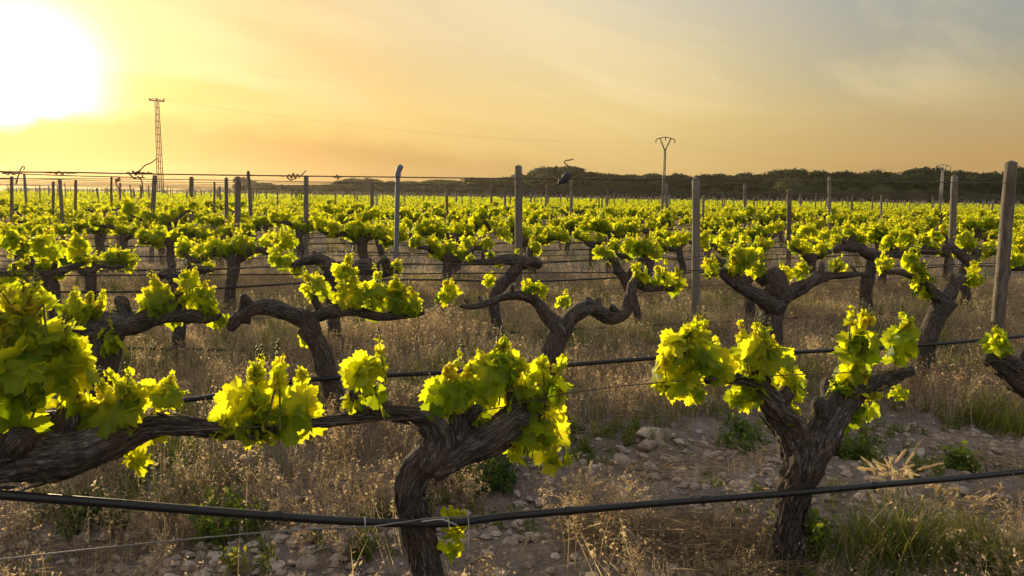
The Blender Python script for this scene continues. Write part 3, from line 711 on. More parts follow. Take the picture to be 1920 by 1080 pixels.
# ------------------------------------------------------------------ posts
def post_mesh(h, r, lean=(0, 0), seed=0, rnd=.3, square=False):
    g = Geo(); s = 14 if not square else 8
    tube(g, [(0, 0, -.25), (lean[0] * .5, lean[1] * .5, h * .5), (lean[0], lean[1], h - r * .1)], [r * 1.04, r, r * .95], s, .12, .045, .03, .6, .0, seed, 0, rnd)
    return g
GP = 'trellis posts'
def post(px_top, py_top, px_base, rowz, w, label, rnd=.3, name='wooden_post'):
    """a post of the row nearest to distance rowz, its head seen at (px_top, py_top), its foot at column px_base"""
    k = max(1, round((rowz * (1 - SL * (px_base - 960) / FPX) - ROW0) / ROWD) + 1)
    tp = onrow(px_top, py_top, k); b = onrow(px_base, 480, k)
    for _ in range(3): b = np.array([b[0], row_y(k) + SL * b[0], float(gz(b[0], b[1]))]); q = project(b); b[0] += (px_base - q[0]) * depth(b) / FPX
    r = px2m(b, w / 2)
    o = post_mesh(tp[2] - b[2], r, (tp[0] - b[0], tp[1] - b[1]), int(px_base), rnd).obj(name, ['wood'])
    o.location = tuple(b); tag(o, label, 'post', GP); return k, b
post(1896, 304, 1864, 6.7, 22, 'thick leaning wooden post near the right edge, brown and weathered', .05)
post(1305, 335, 1305, 9.0, 15, 'straight pale grey post standing right of mid picture, split along one side', .7)
post(972, 311, 973, 9.2, 14, 'tall flat-topped wooden post rising above the wood in mid picture', .4)
post(1790, 330, 1781, 11.6, 12, 'post leaning slightly right, left of the thick leaning post', .5)
post(1480, 355, 1478, 14.5, 9, 'short dark square post right of the straight pale post', .0)
post(1555, 332, 1556, 22, 6, 'thin pale post sticking up above the others before the dark wood', .9)
post(1396, 346, 1397, 27, 5, 'slim pale post midway between the straight pale post and the short dark one', .8)
post(574, 330, 574, 15, 9, 'grey post left of the bent steel post, with tendrils beside its head', .4)
post(446, 332, 445, 14.5, 11, 'grey post standing in front of the leftmost round tree', .3)
post(290, 329, 282, 15, 8, 'post tilted right just left of the lattice mast', .2)
post(359, 332, 358, 18, 8, 'upright post just right of the lattice mast', .2)
post(1250, 346, 1251, 21, 6, 'weathered post beside the foot of the Y-shaped pylon', .6)
post(1243, 352, 1240, 24, 5, 'leaning thin post touching the foot of the Y-shaped pylon', .7)
post(1072, 338, 1070, 26, 6, 'pale post below the dark rag on the wire', .6)
post(921, 346, 922, 30, 5, 'thin post left of the tall flat-topped post', .5)
post(697, 338, 696, 22, 5, 'thin post left of the bent steel post, before the wood', .4)
post(402, 341, 402, 26, 4, 'thin post between the grey post and the upright post at left', .2)
post(209, 332, 208, 24, 4, 'thin stake at left standing higher than its neighbours', .1)
post(142, 338, 141, 20, 5, 'stubby post at left in the sun glow', .1)
post(100, 341, 99, 22, 5, 'short post second from the left edge in the sun glow', .1)
post(22, 331, 22, 18, 6, 'crooked post at the left edge wrapped in dry tendrils', .1)
# bent steel post
def steel_post():
    k = 4; b = onrow(742, 500, k); b = np.array([b[0], row_y(k) + SL * b[0], 0]); q = project(b); b[0] += (741 - q[0]) * depth(b) / FPX
    tp = onrow(746, 322, k) - b; hd = onrow(753, 311, k) - b; g = Geo(); s = px2m(b, 1)
    root = empty('steel_post', tuple(b)); tag(root, 'blue grey steel post with its head bent to the right', 'post', GP)
    P = [-tp * .15, tp]; tube(g, P, [s * 4.4] * 2, 10, .15, 0, 0); g.obj('shaft', ['steel'], root)
    g = Geo(); tube(g, [tp * .985, tp + (hd - tp) * .5 + [0, 0, .01], hd], [s * 4.8, s * 5.6, s * 4.6], 10, .02); tube(g, [tp * .96, tp * .99], [s * 5.6, s * 5.6], 10, .02); g.obj('bent_head', ['steel'], root)
steel_post()
# the posts of the farther rows
ptm = [post_mesh(1.0, .05, (0, 0), 300 + i, .2 + .12 * i).mesh('wooden_post', ['wood']) for i in range(6)]
def more_posts():
    n = 0; far = Geo(); k = 6
    while row_y(k) < 190:
        a, b = row_span(k, 10); a = max(a, -170); b = min(b, 220); x = a + rng.uniform(0, 4.4)
        while x < b:
            y = row_y(k) + SL * x
            h = rng.uniform(1.55, 1.95) * (1 if rng.random() > .12 else .85); r = rng.uniform(.03, .048); ln = rng.normal(0, .035, 2)
            keep_ = rng.random() < (.35 if k < 14 else .75)
            if keep_ and 12 < y < 200:
                if n < 275:
                    o = bpy.data.objects.new('wooden_post', ptm[rng.integers(0, 6)]); COL.objects.link(o); o.location = (x, y, float(gz(x, y)))
                    o.scale = (r / .05, r / .05, h); o.rotation_euler = (ln[0], ln[1], rng.uniform(0, 6)); n += 1
                    tag(o, 'small weathered post among the many in the rows behind the fifth', 'post', 'posts of the farther rows')
                else:
                    tube(far, [(x, y, -.1), (x + ln[0] * h, y + ln[1] * h, h)], [r, r], 4, 1.0, rnd=rng.random())
            x += rng.uniform(3.6, 5.2)
        k += 1
    tag(far.obj('distant_posts', ['wood']), 'pale far stakes dotted along the foot of the wood', 'posts', kind='stuff')
more_posts()

# ------------------------------------------------------------------ hoses and wires
def line(name, pts, k, r, m, label, cat, off=0.0, group=None, px=True, nseg=8, step=.12, lump=0.0):
    P = [onrow(x, y, k, off) for x, y in pts] if px else pts
    g = Geo(); P = np.array(P); tube(g, P, [r] * len(P), nseg, step, 0, lump, seed=len(name) + k)
    o = g.obj(name, [m], None, tuple(P[0])); tag(o, label, cat, group); return o
h1 = line('drip_hose', [(-140, 915), (0, 928), (200, 943), (400, 959), (600, 974), (720, 980), (800, 982), (865, 979), (940, 969), (1065, 958), (1280, 940), (1480, 925), (1640, 910), (1800, 896), (1920, 884), (2080, 866)], 1, .0125, 'hose',
     'thick black drip hose sagging across the whole foreground', 'hose', -.10, nseg=14, step=.06)
def hose_fittings():
    g = Geo()
    for x, y in ((520, 967), (1065, 958), (1320, 936.5), (1640, 910)):
        p = onrow(x, y, 1, -.10); tube(g, [p - RAX * .012, p + RAX * .012], [.0152, .0152], 12, .02)
        tube(g, [p - [0, 0, .02], p - [0, 0, .026]], [.006, .004], 6, .01)
    o = g.obj('emitter', ['hose'], h1, h1.location)
    g = Geo()
    for x, y, d in ((838, 980, .5), (684, 978, -.2)):
        p = onrow(x, y, 1, -.10); a = np.linspace(0, 6.28, 14)
        tube(g, [p + .0142 * (math.cos(t) * RNM + math.sin(t) * np.array([0, 0, 1])) + RAX * .002 * t * d for t in a], [.0022] * 14, 5, .01)
    p = onrow(878, 974, 1, -.12); tube(g, [p + [0, 0, .03], p, p + [.002, 0, -.03], p + [0, 0, -.11]], [.0018] * 4, 5, .03)
    p = onrow(790, 978, 1, -.115); tube(g, [p, onrow(830, 974, 1, -.118), onrow(858, 985, 1, -.118)], [.0022] * 3, 5, .03)
    g.obj('tie', ['tie'], h1, h1.location)
hose_fittings()
line('drip_hose', [(-260, 800), (100, 775), (340, 751), (430, 738), (560, 714), (720, 704), (860, 697), (1020, 688), (1240, 671), (1500, 660), (1740, 646), (1920, 630), (2050, 620)], 2, .0155, 'hose', 'black drip hose of the second row crossing the mid picture', 'hose', -.10, nseg=10)
line('drip_hose', [(-100, 655), (220, 653), (440, 656), (640, 652), (930, 625), (1300, 606), (1700, 585), (2000, 575)], 3, .014, 'hose', 'thin dark hose of the third row half sunk in dry grass', 'hose', -.05)
line('trellis_wire', [(-160, 830), (250, 812), (640, 792), (805, 782), (940, 764), (1060, 738), (1230, 718), (1500, 702), (1740, 692), (1905, 672), (2050, 660)], 1, .0022, 'rust', 'thin wire of the nearest row running through its leaf clumps', 'wire', -.03)
line('trellis_wire', [(-80, 1062), (0, 1049), (300, 1016), (560, 993), (700, 987), (800, 972), (880, 968)], 1, .0024, 'wire', 'slack pale wire at bottom left below the black hose', 'wire', -.14)
line('trellis_wire', [(-120, 320), (0, 322), (140, 323.5), (270, 326), (400, 328), (560, 330), (730, 332), (980, 335), (1300, 337), (1600, 340), (1890, 343), (2050, 345)], 2, .0036, 'rust', 'topmost wire of the second row running above the horizon', 'wire')
line('trellis_wire', [(-120, 313), (0, 322), (40, 326), (150, 330), (272, 333)], 2, .0026, 'rust', 'short wire crossing the topmost wire at the left edge', 'wire', .05)
line('trellis_wire', [(-100, 640), (300, 606), (700, 586), (1075, 551), (1180, 540), (1500, 530), (1900, 512), (2050, 505)], 2, .002, 'rust', 'thin arm wire of the second row through its vines', 'wire')
line('trellis_wire', [(-60, 512), (0, 510), (300, 505), (640, 499), (1000, 491), (1280, 482), (1633, 473), (1920, 466), (2000, 464)], 3, .0045, 'rust', 'upper of the two dark wires crossing at the third row', 'wire', -.12)
line('trellis_wire', [(-60, 518), (0, 517), (640, 514), (1090, 511), (1280, 508), (1747, 497), (1920, 492), (2000, 490)], 3, .0062, 'hose', 'lower and thicker of the two dark lines at the third row', 'wire', -.14)
line('trellis_wire', [(-60, 335), (280, 336), (640, 342), (973, 350), (1140, 353), (1480, 362), (1900, 371), (2000, 373)], 3, .0034, 'rust', 'top wire of the third row just below the horizon line', 'wire')
for k in range(4, 13):
    a, b = row_span(k, 40); P = lambda z, dz: [(x, row_y(k) + SL * x, z + dz * math.sin(x * 1.3 + k)) for x in np.linspace(a, b, 14)]
    line('trellis_wire', P(1.62, .012), k, .004, 'rust', 'top wire of the %s row strung between its post heads' % ORD[k], 'wire', px=False, nseg=5, step=2)
    line('trellis_wire', P(.70, .02), k, .0055, 'rust', 'arm wire of the %s row at the height of its vine arms' % ORD[k], 'wire', px=False, nseg=5, step=2)
    line('drip_hose', P(.36, .04), k, .013, 'hose', 'dark hose of the %s row low behind its trunks' % ORD[k], 'hose', px=False, nseg=5, step=2)

# dry tendrils, canes and the rag caught on the wire
def curls(x0, x1, y, k, amp, turns, label, extra=()):
    g = Geo(); n = int(turns * 10); t = np.linspace(0, 1, n); a = t * turns * 6.28
    a0 = onrow(x0, y, k); a1 = onrow(x1, y + (x1 - x0) * .006, k); s = px2m(a0, 1)
    am = amp * s * (.55 + .45 * np.sin(t * 9 + x0) ) * np.sin(np.pi * np.clip(t * 1.1, 0.05, .95))
    P = a0 + (a1 - a0) * t[:, None] + (np.cos(a) * am)[:, None] * RNM + (np.sin(a) * am)[:, None] * np.array([0, 0, 1.0])
    tube(g, P, [s * 1.25] * n, 5, .02, 0, .2, seed=int(x0))
    for e in extra:
        E_ = [onrow(q[0], q[1], k, -.02) for q in e]; tube(g, E_, np.linspace(s * 1.4, s * .8, len(E_)), 6, .02, 0, .2, seed=int(e[0][0]))
    o = g.obj('dry_tendril', ['cane'], None, tuple(a0)); tag(o, label, 'tendril', 'dead tendrils on the wires')
curls(238, 285, 324, 2, 5, 5, 'tangled dry cane curling up from the wire left of the lattice mast', [[(250, 325), (262, 320), (272, 310), (284, 305), (291, 299), (298, 297)], [(243, 326), (250, 333), (260, 336), (268, 330), (262, 322), (255, 328)], [(258, 330), (266, 340), (266, 356), (262, 370), (250, 385)]])
curls(524, 572, 330, 2, 6, 6, 'knotted dry tendril on the wire beside the grey post', [[(560, 333), (568, 326), (574, 320)], [(538, 331), (545, 338), (556, 334)]])
curls(625, 640, 332, 2, 5, 3, 'small dry knot of tendril on the wire left of the bent steel post')
curls(85, 142, 324, 2, 3, 5, 'short dry curls on the top wire at the left')
curls(4, 42, 325, 2, 4, 3, 'upright dry curl at the left end of the top wire', [[(30, 345), (34, 330), (40, 315), (44, 312), (46, 316), (43, 319)]])
curls(1100, 1240, 334, 2, 4, 9, 'long string of dry tendrils on the wire right of the dark rag', [[(1075, 333), (1090, 328), (1108, 322)]])
curls(1010, 1045, 345, 2, 7, 4, 'ragged dry tendrils hanging left of the dark rag', [[(1002, 363), (1020, 357), (1040, 345), (1052, 336)]])
curls(216, 226, 338, 4, 6, 2, 'thin hooked cane rising among posts at the left', [[(225, 334), (217, 338), (220, 350), (230, 362), (236, 372)]])
g = Geo(); tube(g, [onrow(*q, 2) for q in ((1067, 334), (1066, 318), (1063, 309), (1058, 305), (1061, 301), (1069, 300), (1075, 298))], [.0042] * 7, 6, .01)
tag(g.obj('dry_cane', ['cane'], None, tuple(onrow(1067, 334, 2))), 'lone bent cane standing up from the wire above the dark rag', 'cane')
def rag():
    g = Geo(); c = onrow(1059, 334, 2, 0); s = px2m(c, 1)
    nu, nw = 22, 14; U = np.linspace(-1, 1, nu); W = np.linspace(0, 6.283, nw, endpoint=False); V = []
    for u in U:
        r = (1 - abs(u) ** 3) ** .5 * (9 + 2.5 * math.sin(u * 5 + 1)) + .2
        for w in W:
            rr = r * (1 + .13 * math.sin(5 * w + 4 * u) + .09 * math.sin(9 * w - 7 * u))
            V.append(c + s * (RAX * (u * 12.5 + math.cos(w) * rr * -.2) + np.array([0, 0, 1]) * (u * 8 + math.sin(w) * rr * .85) + RNM * math.cos(w) * rr * .7))
    i = np.arange(nu - 1)[:, None]; j = np.arange(nw)[None]; j2 = (j + 1) % nw
    F = np.concatenate([np.stack([i * nw + j, i * nw + j2, (i + 1) * nw + j2], -1).reshape(-1, 3), np.stack([i * nw + j, (i + 1) * nw + j2, (i + 1) * nw + j], -1).reshape(-1, 3)])
    g.add(V, F); o = g.obj('rag', ['rag'], None, tuple(c)); tag(o, 'dark crumpled rag knotted round the top wire', 'rag')
rag()

# ------------------------------------------------------------------ pylons and power lines
def strut(g, a, b, r): tube(g, [a, b], [r, r], 5, 5.0)
def ladder_mast():
    b = onground(303, 400); d = ray(303, 358); Z = 115.0
    b = np.array([(303 - 960) / FPX * Z * 1.0, Z, 0]); q = project(b); b[0] += (302 - q[0]) * depth(b) / FPX
    s = depth(b) / FPX; H = 0.0
    for _ in range(4): H += (project(b + [0, 0, H])[1] - 189) * s
    root = empty('lattice_mast', tuple(b)); tag(root, 'tall ladder-like lattice mast with a small crossarm before the sunset', 'mast')
    g = Geo(); wb, wt = 4.2 * s, 2.5 * s
    for sx in (-1, 1):
        for sy in (-1, 1): strut(g, np.array([sx * wb, sy * wb, 0]), np.array([sx * wt, sy * wt, H]), .065)
    n = 15
    for i in range(n + 1):
        t = i / n; w = wb + (wt - wb) * t; z = H * t
        for a_, c_ in (((-w, -w), (w, -w)), ((-w, w), (w, w)), ((-w, -w), (-w, w)), ((w, -w), (w, w))): strut(g, np.array([*a_, z]), np.array([*c_, z]), .045)
    g.obj('shaft', ['lattice'], root)
    g = Geo(); strut(g, np.array([-14 * s, 0, H + .1]), np.array([14 * s, 0, H - .1]), .09); strut(g, np.array([-14 * s, 0, H + .1]), np.array([0, 0, H + .35]), .05); strut(g, np.array([14 * s, 0, H - .1]), np.array([0, 0, H + .35]), .05)
    g.obj('crossarm', ['lattice'], root)
    for x in (-13 * s, 0, 13 * s):
        g = Geo(); tube(g, [(x, 0, H), (x, 0, H + .18), (x, 0, H + .34)], [.09, .13, .07], 7, .1); g.obj('insulator', ['lattice'], root)
    return [b + [x, 0, H + .35] for x in (-13 * s, 0, 13 * s)]
def vee_pylon(px_, pytop, Z, m, label, wpx, vpx):
    b = np.array([(px_ - 960) / FPX * Z, Z, 0.0])
    for _ in range(3): q = project(b); b[0] += (px_ - q[0]) * depth(b) / FPX
    s = depth(b) / FPX; H = 0.0
    for _ in range(4): H += (project(b + [0, 0, H])[1] - pytop) * s
    root = empty('pylon', tuple(b)); tag(root, label, 'pylon')
    v = H - vpx * s; g = Geo(); wb, wt = 2.3 * s, 1.3 * s
    for sx in (-1, 1):
        for sy in (-1, 1): strut(g, np.array([sx * wb, sy * wb, 0]), np.array([sx * wt, sy * wt, v]), .07)
    n = 22
    for i in range(n):
        t, t2 = i / n, (i + 1) / n; w, w2 = wb + (wt - wb) * t, wb + (wt - wb) * t2; sg = 1 if i % 2 else -1
        for sy in (-1, 1): strut(g, np.array([-sg * w, sy * w, v * t]), np.array([sg * w2, sy * w2, v * t2]), .05); strut(g, np.array([sy * w, -sg * w, v * t]), np.array([sy * w2, sg * w2, v * t2]), .05)
    g.obj('shaft', [m], root)
    g = Geo(); hw = wpx * s / 2
    for sx in (-1, 1):
        strut(g, np.array([0, 0, v - .4]), np.array([sx * hw * .58, 0, H - .25]), .14)
        strut(g, np.array([sx * hw * .58, 0, H - .25]), np.array([sx * hw, 0, H - 4.2 * s]), .10)
        strut(g, np.array([sx * hw * .58, 0, H - .25]), np.array([0, 0, H]), .10)
    g.obj('crossarm', [m], root)
    tips = []
    for x, z in ((-hw, H - 4.2 * s), (0, H), (hw, H - 4.2 * s)):
        g = Geo(); tube(g, [(x, 0, z), (x, 0, z - 3 * s), (x, 0, z - 6.5 * s)], [.05, .13, .09], 7, .3); g.obj('insulator', [m], root); tips.append(b + [x, 0, z - 6.5 * s])
    return tips
t1 = ladder_mast()
t2 = vee_pylon(1243, 257, 163, 'lattice', 'dark lattice pylon with a V-shaped head standing before the wood', 35, 22)
t3 = vee_pylon(1762, 308, 196, 'concrete', 'pale slender pylon with a fan-shaped head against the dark wood at right', 27, 12)
def cable(a, b, sag, lab):
    t = np.linspace(0, 1, 24)[:, None]; P = a + (b - a) * t - np.array([0, 0, 1]) * sag * 4 * t * (1 - t)
    g = Geo(); tube(g, P, [.0045] * 24, 4, 20); tag(g.obj('power_cable', ['lattice'], None, tuple(a)), lab, 'cable', 'power cables')
for i, w in enumerate(('left', 'middle', 'right')):
    cable(t1[i], t2[i], 2.0, 'faint cable from the %s insulator of the ladder mast to the V-headed pylon' % w)
    cable(t2[i], t3[i], 1.5, 'faint cable from the %s insulator of the V-headed pylon to the pale one' % w)
    cable(t1[i], t1[i] + np.array([-60, -8, 1.0]), 1.0, 'faint cable running left out of view from the %s insulator of the ladder mast' % w)

# ------------------------------------------------------------------ the wood behind the vineyard
def tree_template(seed, crown_mat, umbrella=True):
    rg = np.random.default_rng(seed); root = empty('pine_tree' if umbrella else 'round_tree', (0, 0, 0))
    g = Geo(); tube(g, [(0, 0, -.02), (.01, 0, .3), (.0, .01, .62)], [.028, .022, .016], 7, .1)
    for _ in range(5):
        a = rg.uniform(0, 6.28); tube(g, [(0, 0, .38), (.12 * math.cos(a), .12 * math.sin(a), .55), (.25 * math.cos(a), .25 * math.sin(a), .68)], [.014, .010, .006], 5, .1)
    kid(root, g.obj('trunk', ['ptrunk'], root))
    g = Geo(); nb = 16
    for b in range(nb):
        a = rg.uniform(0, 6.28); rr = math.sqrt(rg.random()) * .48
        z = (.88 - 1.25 * rr ** 2 + rg.normal(0, .03)) if umbrella else (.52 + rg.uniform(-.42, .25) * (1 - .6 * rr))
        if umbrella and b >= 12: z = rg.uniform(.42, .6); rr *= .8
        if umbrella and b < 12: z = .50 + .36 * math.sqrt(max(0, 1 - (rr / .52) ** 2))
        c = np.array([rr * math.cos(a), rr * math.sin(a), z]); R = rg.uniform(.13, .19); fl = .8 if umbrella else .85; n = 170
        if b == 0: c = np.array([0, 0, .50]); R, fl, n = .46, .86, 1000
        # solid heart of the clump
        u = np.linspace(0, np.pi, 6); w = np.linspace(0, 2 * np.pi, 8, endpoint=False)
        S = np.array([[math.sin(x) * math.cos(y), math.sin(x) * math.sin(y), math.cos(x) * fl] for x in u for y in w]) * R * .8 * rg.uniform(.85, 1.1, (48, 1)) + c
        i = np.arange(5)[:, None]; j = np.arange(8)[None]; j2 = (j + 1) % 8
        F = np.concatenate([np.stack([i * 8 + j, (i + 1) * 8 + j, (i + 1) * 8 + j2], -1).reshape(-1, 3), np.stack([i * 8 + j, (i + 1) * 8 + j2, i * 8 + j2], -1).reshape(-1, 3)])
        sh = rg.uniform(0, .5); g.add(S, F, None, sh)
        q = unit(rg.normal(size=(n, 3))); p = c + q * R * [1, 1, fl] * rg.uniform(.8, 1.12 if b else 1.0, (n, 1))
        nr = unit(q + rg.normal(0, .5, (n, 3))); t = unit(np.cross(nr, rg.normal(size=(n, 3)))); v = np.cross(nr, t); s = rg.uniform(.016, .034, (n, 1))
        V = np.stack([p - t * s, p + v * s * .8, p + t * s, p - v * s * .8], 1).reshape(-1, 3); ii = np.arange(n)[:, None] * 4
        g.add(V, np.concatenate([ii + [0, 1, 2], ii + [0, 2, 3]]), None, np.repeat(np.clip(sh + rg.uniform(-.1, .5, n), 0, 1), 4))
    kid(root, g.obj('crown', [crown_mat], root))
    return root
PT = [tree_template(500 + i, 'pine') for i in range(6)]; OT = [tree_template(600 + i, 'olive', False) for i in range(3)]; BT = [tree_template(650 + i, 'pine', False) for i in range(4)]
tused = set()
def tree(pool, px_, pytop, Z, wpx, label, group, i=None):
    t = pool[rng.integers(0, len(pool))] if i is None else pool[i]
    b = np.array([(px_ - 960) / FPX * Z, Z, 0.0])
    for _ in range(3): q = project(b); b[0] += (px_ - q[0]) * depth(b) / FPX
    s = depth(b) / FPX; H = 0.0
    for _ in range(4): H += (project(b + [0, 0, H])[1] - pytop) * s
    W = wpx * s
    if t.name in tused: o = dup(t, tuple(b), rng.uniform(0, 6.28))
    else: o = t; tused.add(t.name); o.location = tuple(b); o.rotation_euler = (0, 0, rng.uniform(0, 6.28))
    o.scale = (W, W, H); tag(o, label, 'tree', group)
prof = [(440, 333), (456, 331), (475, 336), (520, 341), (600, 342), (640, 335), (672, 331), (700, 338), (740, 334), (780, 337), (830, 333), (880, 329), (905, 327), (935, 333), (970, 326), (1000, 318), (1040, 310), (1080, 313), (1115, 321), (1140, 320), (1200, 323), (1225, 320), (1260, 322), (1300, 320), (1345, 321), (1390, 324), (1430, 316), (1480, 312), (1540, 311), (1590, 313), (1630, 322), (1665, 314), (1700, 310), (1760, 312), (1800, 316), (1850, 320), (1890, 321), (1915, 310), (1960, 308)]
PX, PY = zip(*prof)
tree(PT, 456, 331.5, 300, 42, 'leftmost round-topped tree at the left end of the wood', 'trees of the wood')
tree(PT, 672, 331, 270, 58, 'rounded tree in the wood between the grey and bent steel posts', 'trees of the wood')
tree(PT, 1045, 309.5, 232, 150, 'broad tallest tree of the wood behind the dark rag', 'trees of the wood')
tree(PT, 1915, 307, 215, 50, 'tree at the right end of the wood beyond the thick leaning post', 'trees of the wood')
x = 490
while x < 1990:
    w = rng.uniform(70, 135) * (0.7 if x < 800 else 1)
    tree(PT, x, float(np.interp(x, PX, PY)) + rng.uniform(0, 5), (275 if x < 860 else 240) + rng.uniform(-8, 14), w, 'dark umbrella pine in the skyline of the wood', 'dark umbrella pines')
    x += w * rng.uniform(.42, .6)
x = 500
while x < 1990:
    w = rng.uniform(55, 90) * (0.7 if x < 800 else 1)
    tree(PT, x, float(np.interp(x, PX, PY)) + rng.uniform(13, 24) * (1 if x > 860 else .45), (262 if x < 860 else 222) + rng.uniform(-6, 6), w, 'lower dark pine in the front edge of the wood', 'lower pines of the wood')
    x += w * rng.uniform(.5, .75)
x = 470
while x < 1990:
    w = rng.uniform(45, 80) * (0.7 if x < 800 else 1); top = float(np.interp(x, PX, PY)); hz_ = 368 + .014 * (x - 960) + 8
    tree(BT, x, top + (hz_ - top) * rng.uniform(.42, .62), (256 if x < 860 else 214) + rng.uniform(-4, 4), w, 'dark bushy tree low in the front edge of the wood', 'low bushy trees of the wood')
    x += w * rng.uniform(.38, .6)
for px_, py_, w in ((1478, 326, 72), (1556, 343, 44), (1598, 346, 40), (1650, 342, 62), (1340, 348, 40), (1715, 350, 46)):
    tree(OT, px_, py_, 208, w, 'pale olive rounded tree in front of the dark pines', 'pale trees before the wood')
for px_, py_, w in ((30, 353, 50), (85, 351, 60), (150, 353, 70), (220, 351.5, 60), (290, 353, 70), (360, 352, 60), (415, 352, 60)):
    tree(OT, px_, py_, 520 + rng.uniform(-30, 30), w, 'tiny hazy tree on the horizon under the sun', 'far trees under the sun')
for t in PT + OT + BT:
    if t.name not in tused:
        for c in KIDS[t.name]: bpy.data.objects.remove(c)
        bpy.data.objects.remove(t)

# ------------------------------------------------------------------ stones
def rock_geo(g, c, r, seed, rnd=.3, sub=2):
    rg = np.random.default_rng(seed)
    nu, nw = (13, 22) if sub == 2 else (5, 7)
    u = np.linspace(0.05, np.pi - .05, nu); w = np.linspace(0, 2 * np.pi, nw, endpoint=False)
    D = np.array([[math.sin(x) * math.cos(y), math.sin(x) * math.sin(y), math.cos(x)] for x in u for y in w])
    rad = np.ones(len(D)) * 1.0
    for _ in range(13):                                             # chip flat faces off
        n = unit(rg.normal(size=3)); d = rg.uniform(.48, .9); pr = D @ n; rad = np.where(pr > 0, np.minimum(rad, d / np.maximum(pr, 1e-3)), rad)
    rad *= 1 + rg.normal(0, .02, len(D))
    V = D * rad[:, None] * r * rg.uniform(.75, 1.25, 3) * [1, 1, .72]
    a = rg.uniform(0, 6.28); ca, sa = math.cos(a), math.sin(a); V = np.stack([V[:, 0] * ca - V[:, 1] * sa, V[:, 0] * sa + V[:, 1] * ca, V[:, 2]], -1) + c
    i = np.arange(nu - 1)[:, None]; j = np.arange(nw)[None]; j2 = (j + 1) % nw
    F = np.concatenate([np.stack([i * nw + j, (i + 1) * nw + j, (i + 1) * nw + j2], -1).reshape(-1, 3), np.stack([i * nw + j, (i + 1) * nw + j2, i * nw + j2], -1).reshape(-1, 3)])
    g.add(V, F, None, rnd)
RK = [(1225, 825, 30, 'largest angular stone in the pile below the front right vine leaves'), (1194, 826, 15, 'upright small stone left of the largest angular stone'), (1206, 845, 18, 'low rounded stone just in front of the largest angular stone'), (1275, 838, 15, 'pale stone right of the largest angular stone'),
      (1163, 862, 22, 'flat pale slab left of the stone pile'), (1165, 847, 11, 'small stone above the flat pale slab'), (1220, 872, 17, 'half buried stone below the stone pile'), (1262, 868, 16, 'flat stone right of the half buried one'), (1225, 895, 14, 'stone beneath the half buried one'), (1185, 895, 9, 'small white stone left of twigs'),
      (1640, 835, 22, 'flat stone right of the front right trunk'), (1715, 830, 26, 'long pale stone farthest right on bare soil'), (1545, 950, 13, 'round stone beside the front right trunk at the hose'), (1530, 970, 10, 'small stone under the hose by the front right trunk'),
      (650, 905, 20, 'flat stone left of the bent front trunk'), (560, 905, 14, 'stone in the soil between the left vine arm and hose'), (285, 920, 24, 'squarish stone above the hose at left'), (380, 905, 12, 'small stone above the hose at left'), (590, 890, 15, 'pale stone under the left vine arm end'),
      (510, 1060, 26, 'stone at the bottom edge left of the bent trunk'), (575, 1055, 22, 'second stone at the bottom edge left of the bent trunk'), (630, 1025, 16, 'stone above the two bottom edge stones'), (1330, 762, 18, 'stone seen below the hanging leaves of the front right vine'), (60, 905, 14, 'stone just above the hose near the left edge'), (1885, 1020, 28, 'grey stone in the grass at the bottom right'),
      (1440, 870, 10, 'small pale stone left of the front right trunk'), (1350, 925, 10, 'small stone just above the hose in the middle right'), (1755, 700, 12, 'stone at the foot of the slim leaning vine')]
for i, (x, y, w, lab) in enumerate(RK):
    p = onground(x, y + w * .35); r = px2m(p, w); p[2] = float(gz(p[0], p[1])) + r * .22; g = Geo(); g.smooth = False; rock_geo(g, p, r, i + 5, (i * .37) % 1)
    tag(g.obj('stone', ['rock'], None, tuple(p)), lab, 'stone', 'stones on the bare soil')
def gravel():
    tm = []
    for s in range(10): g = Geo(); rock_geo(g, np.zeros(3), 1.0, s + 70, 0, 1); tm.append(g.arrays())
    n = 17000; G = Geo(); G.smooth = False
    y = rng.uniform(1.4, 6.5, n); x = rng.uniform(-1, 1, n) * (y * .75 + .3); u = (y - SL * x - ROW0)
    keep = (rng.random(n) < np.where((u > .1) & (u < 1.75), 1.0, np.where(u <= .1, .5, .12)))
    x, y = x[keep], y[keep]; n = len(x); r = .005 + .036 * rng.random(n) ** 4.2; z = gz(x, y)
    for i in range(n):
        V, F, T, R, K = tm[i % 10]; a = rng.uniform(0, 6.28); ca, sa = math.cos(a), math.sin(a); s = r[i]
        W = np.stack([(V[:, 0] * ca - V[:, 1] * sa) * s + x[i], (V[:, 0] * sa + V[:, 1] * ca) * s + y[i], V[:, 2] * s + z[i] + s * .2], -1)
        G.add(W, F, None, rng.random())
    tag(G.obj('gravel', ['rock']), 'small pale stones scattered over the bare soil', 'gravel', kind='stuff')
gravel()

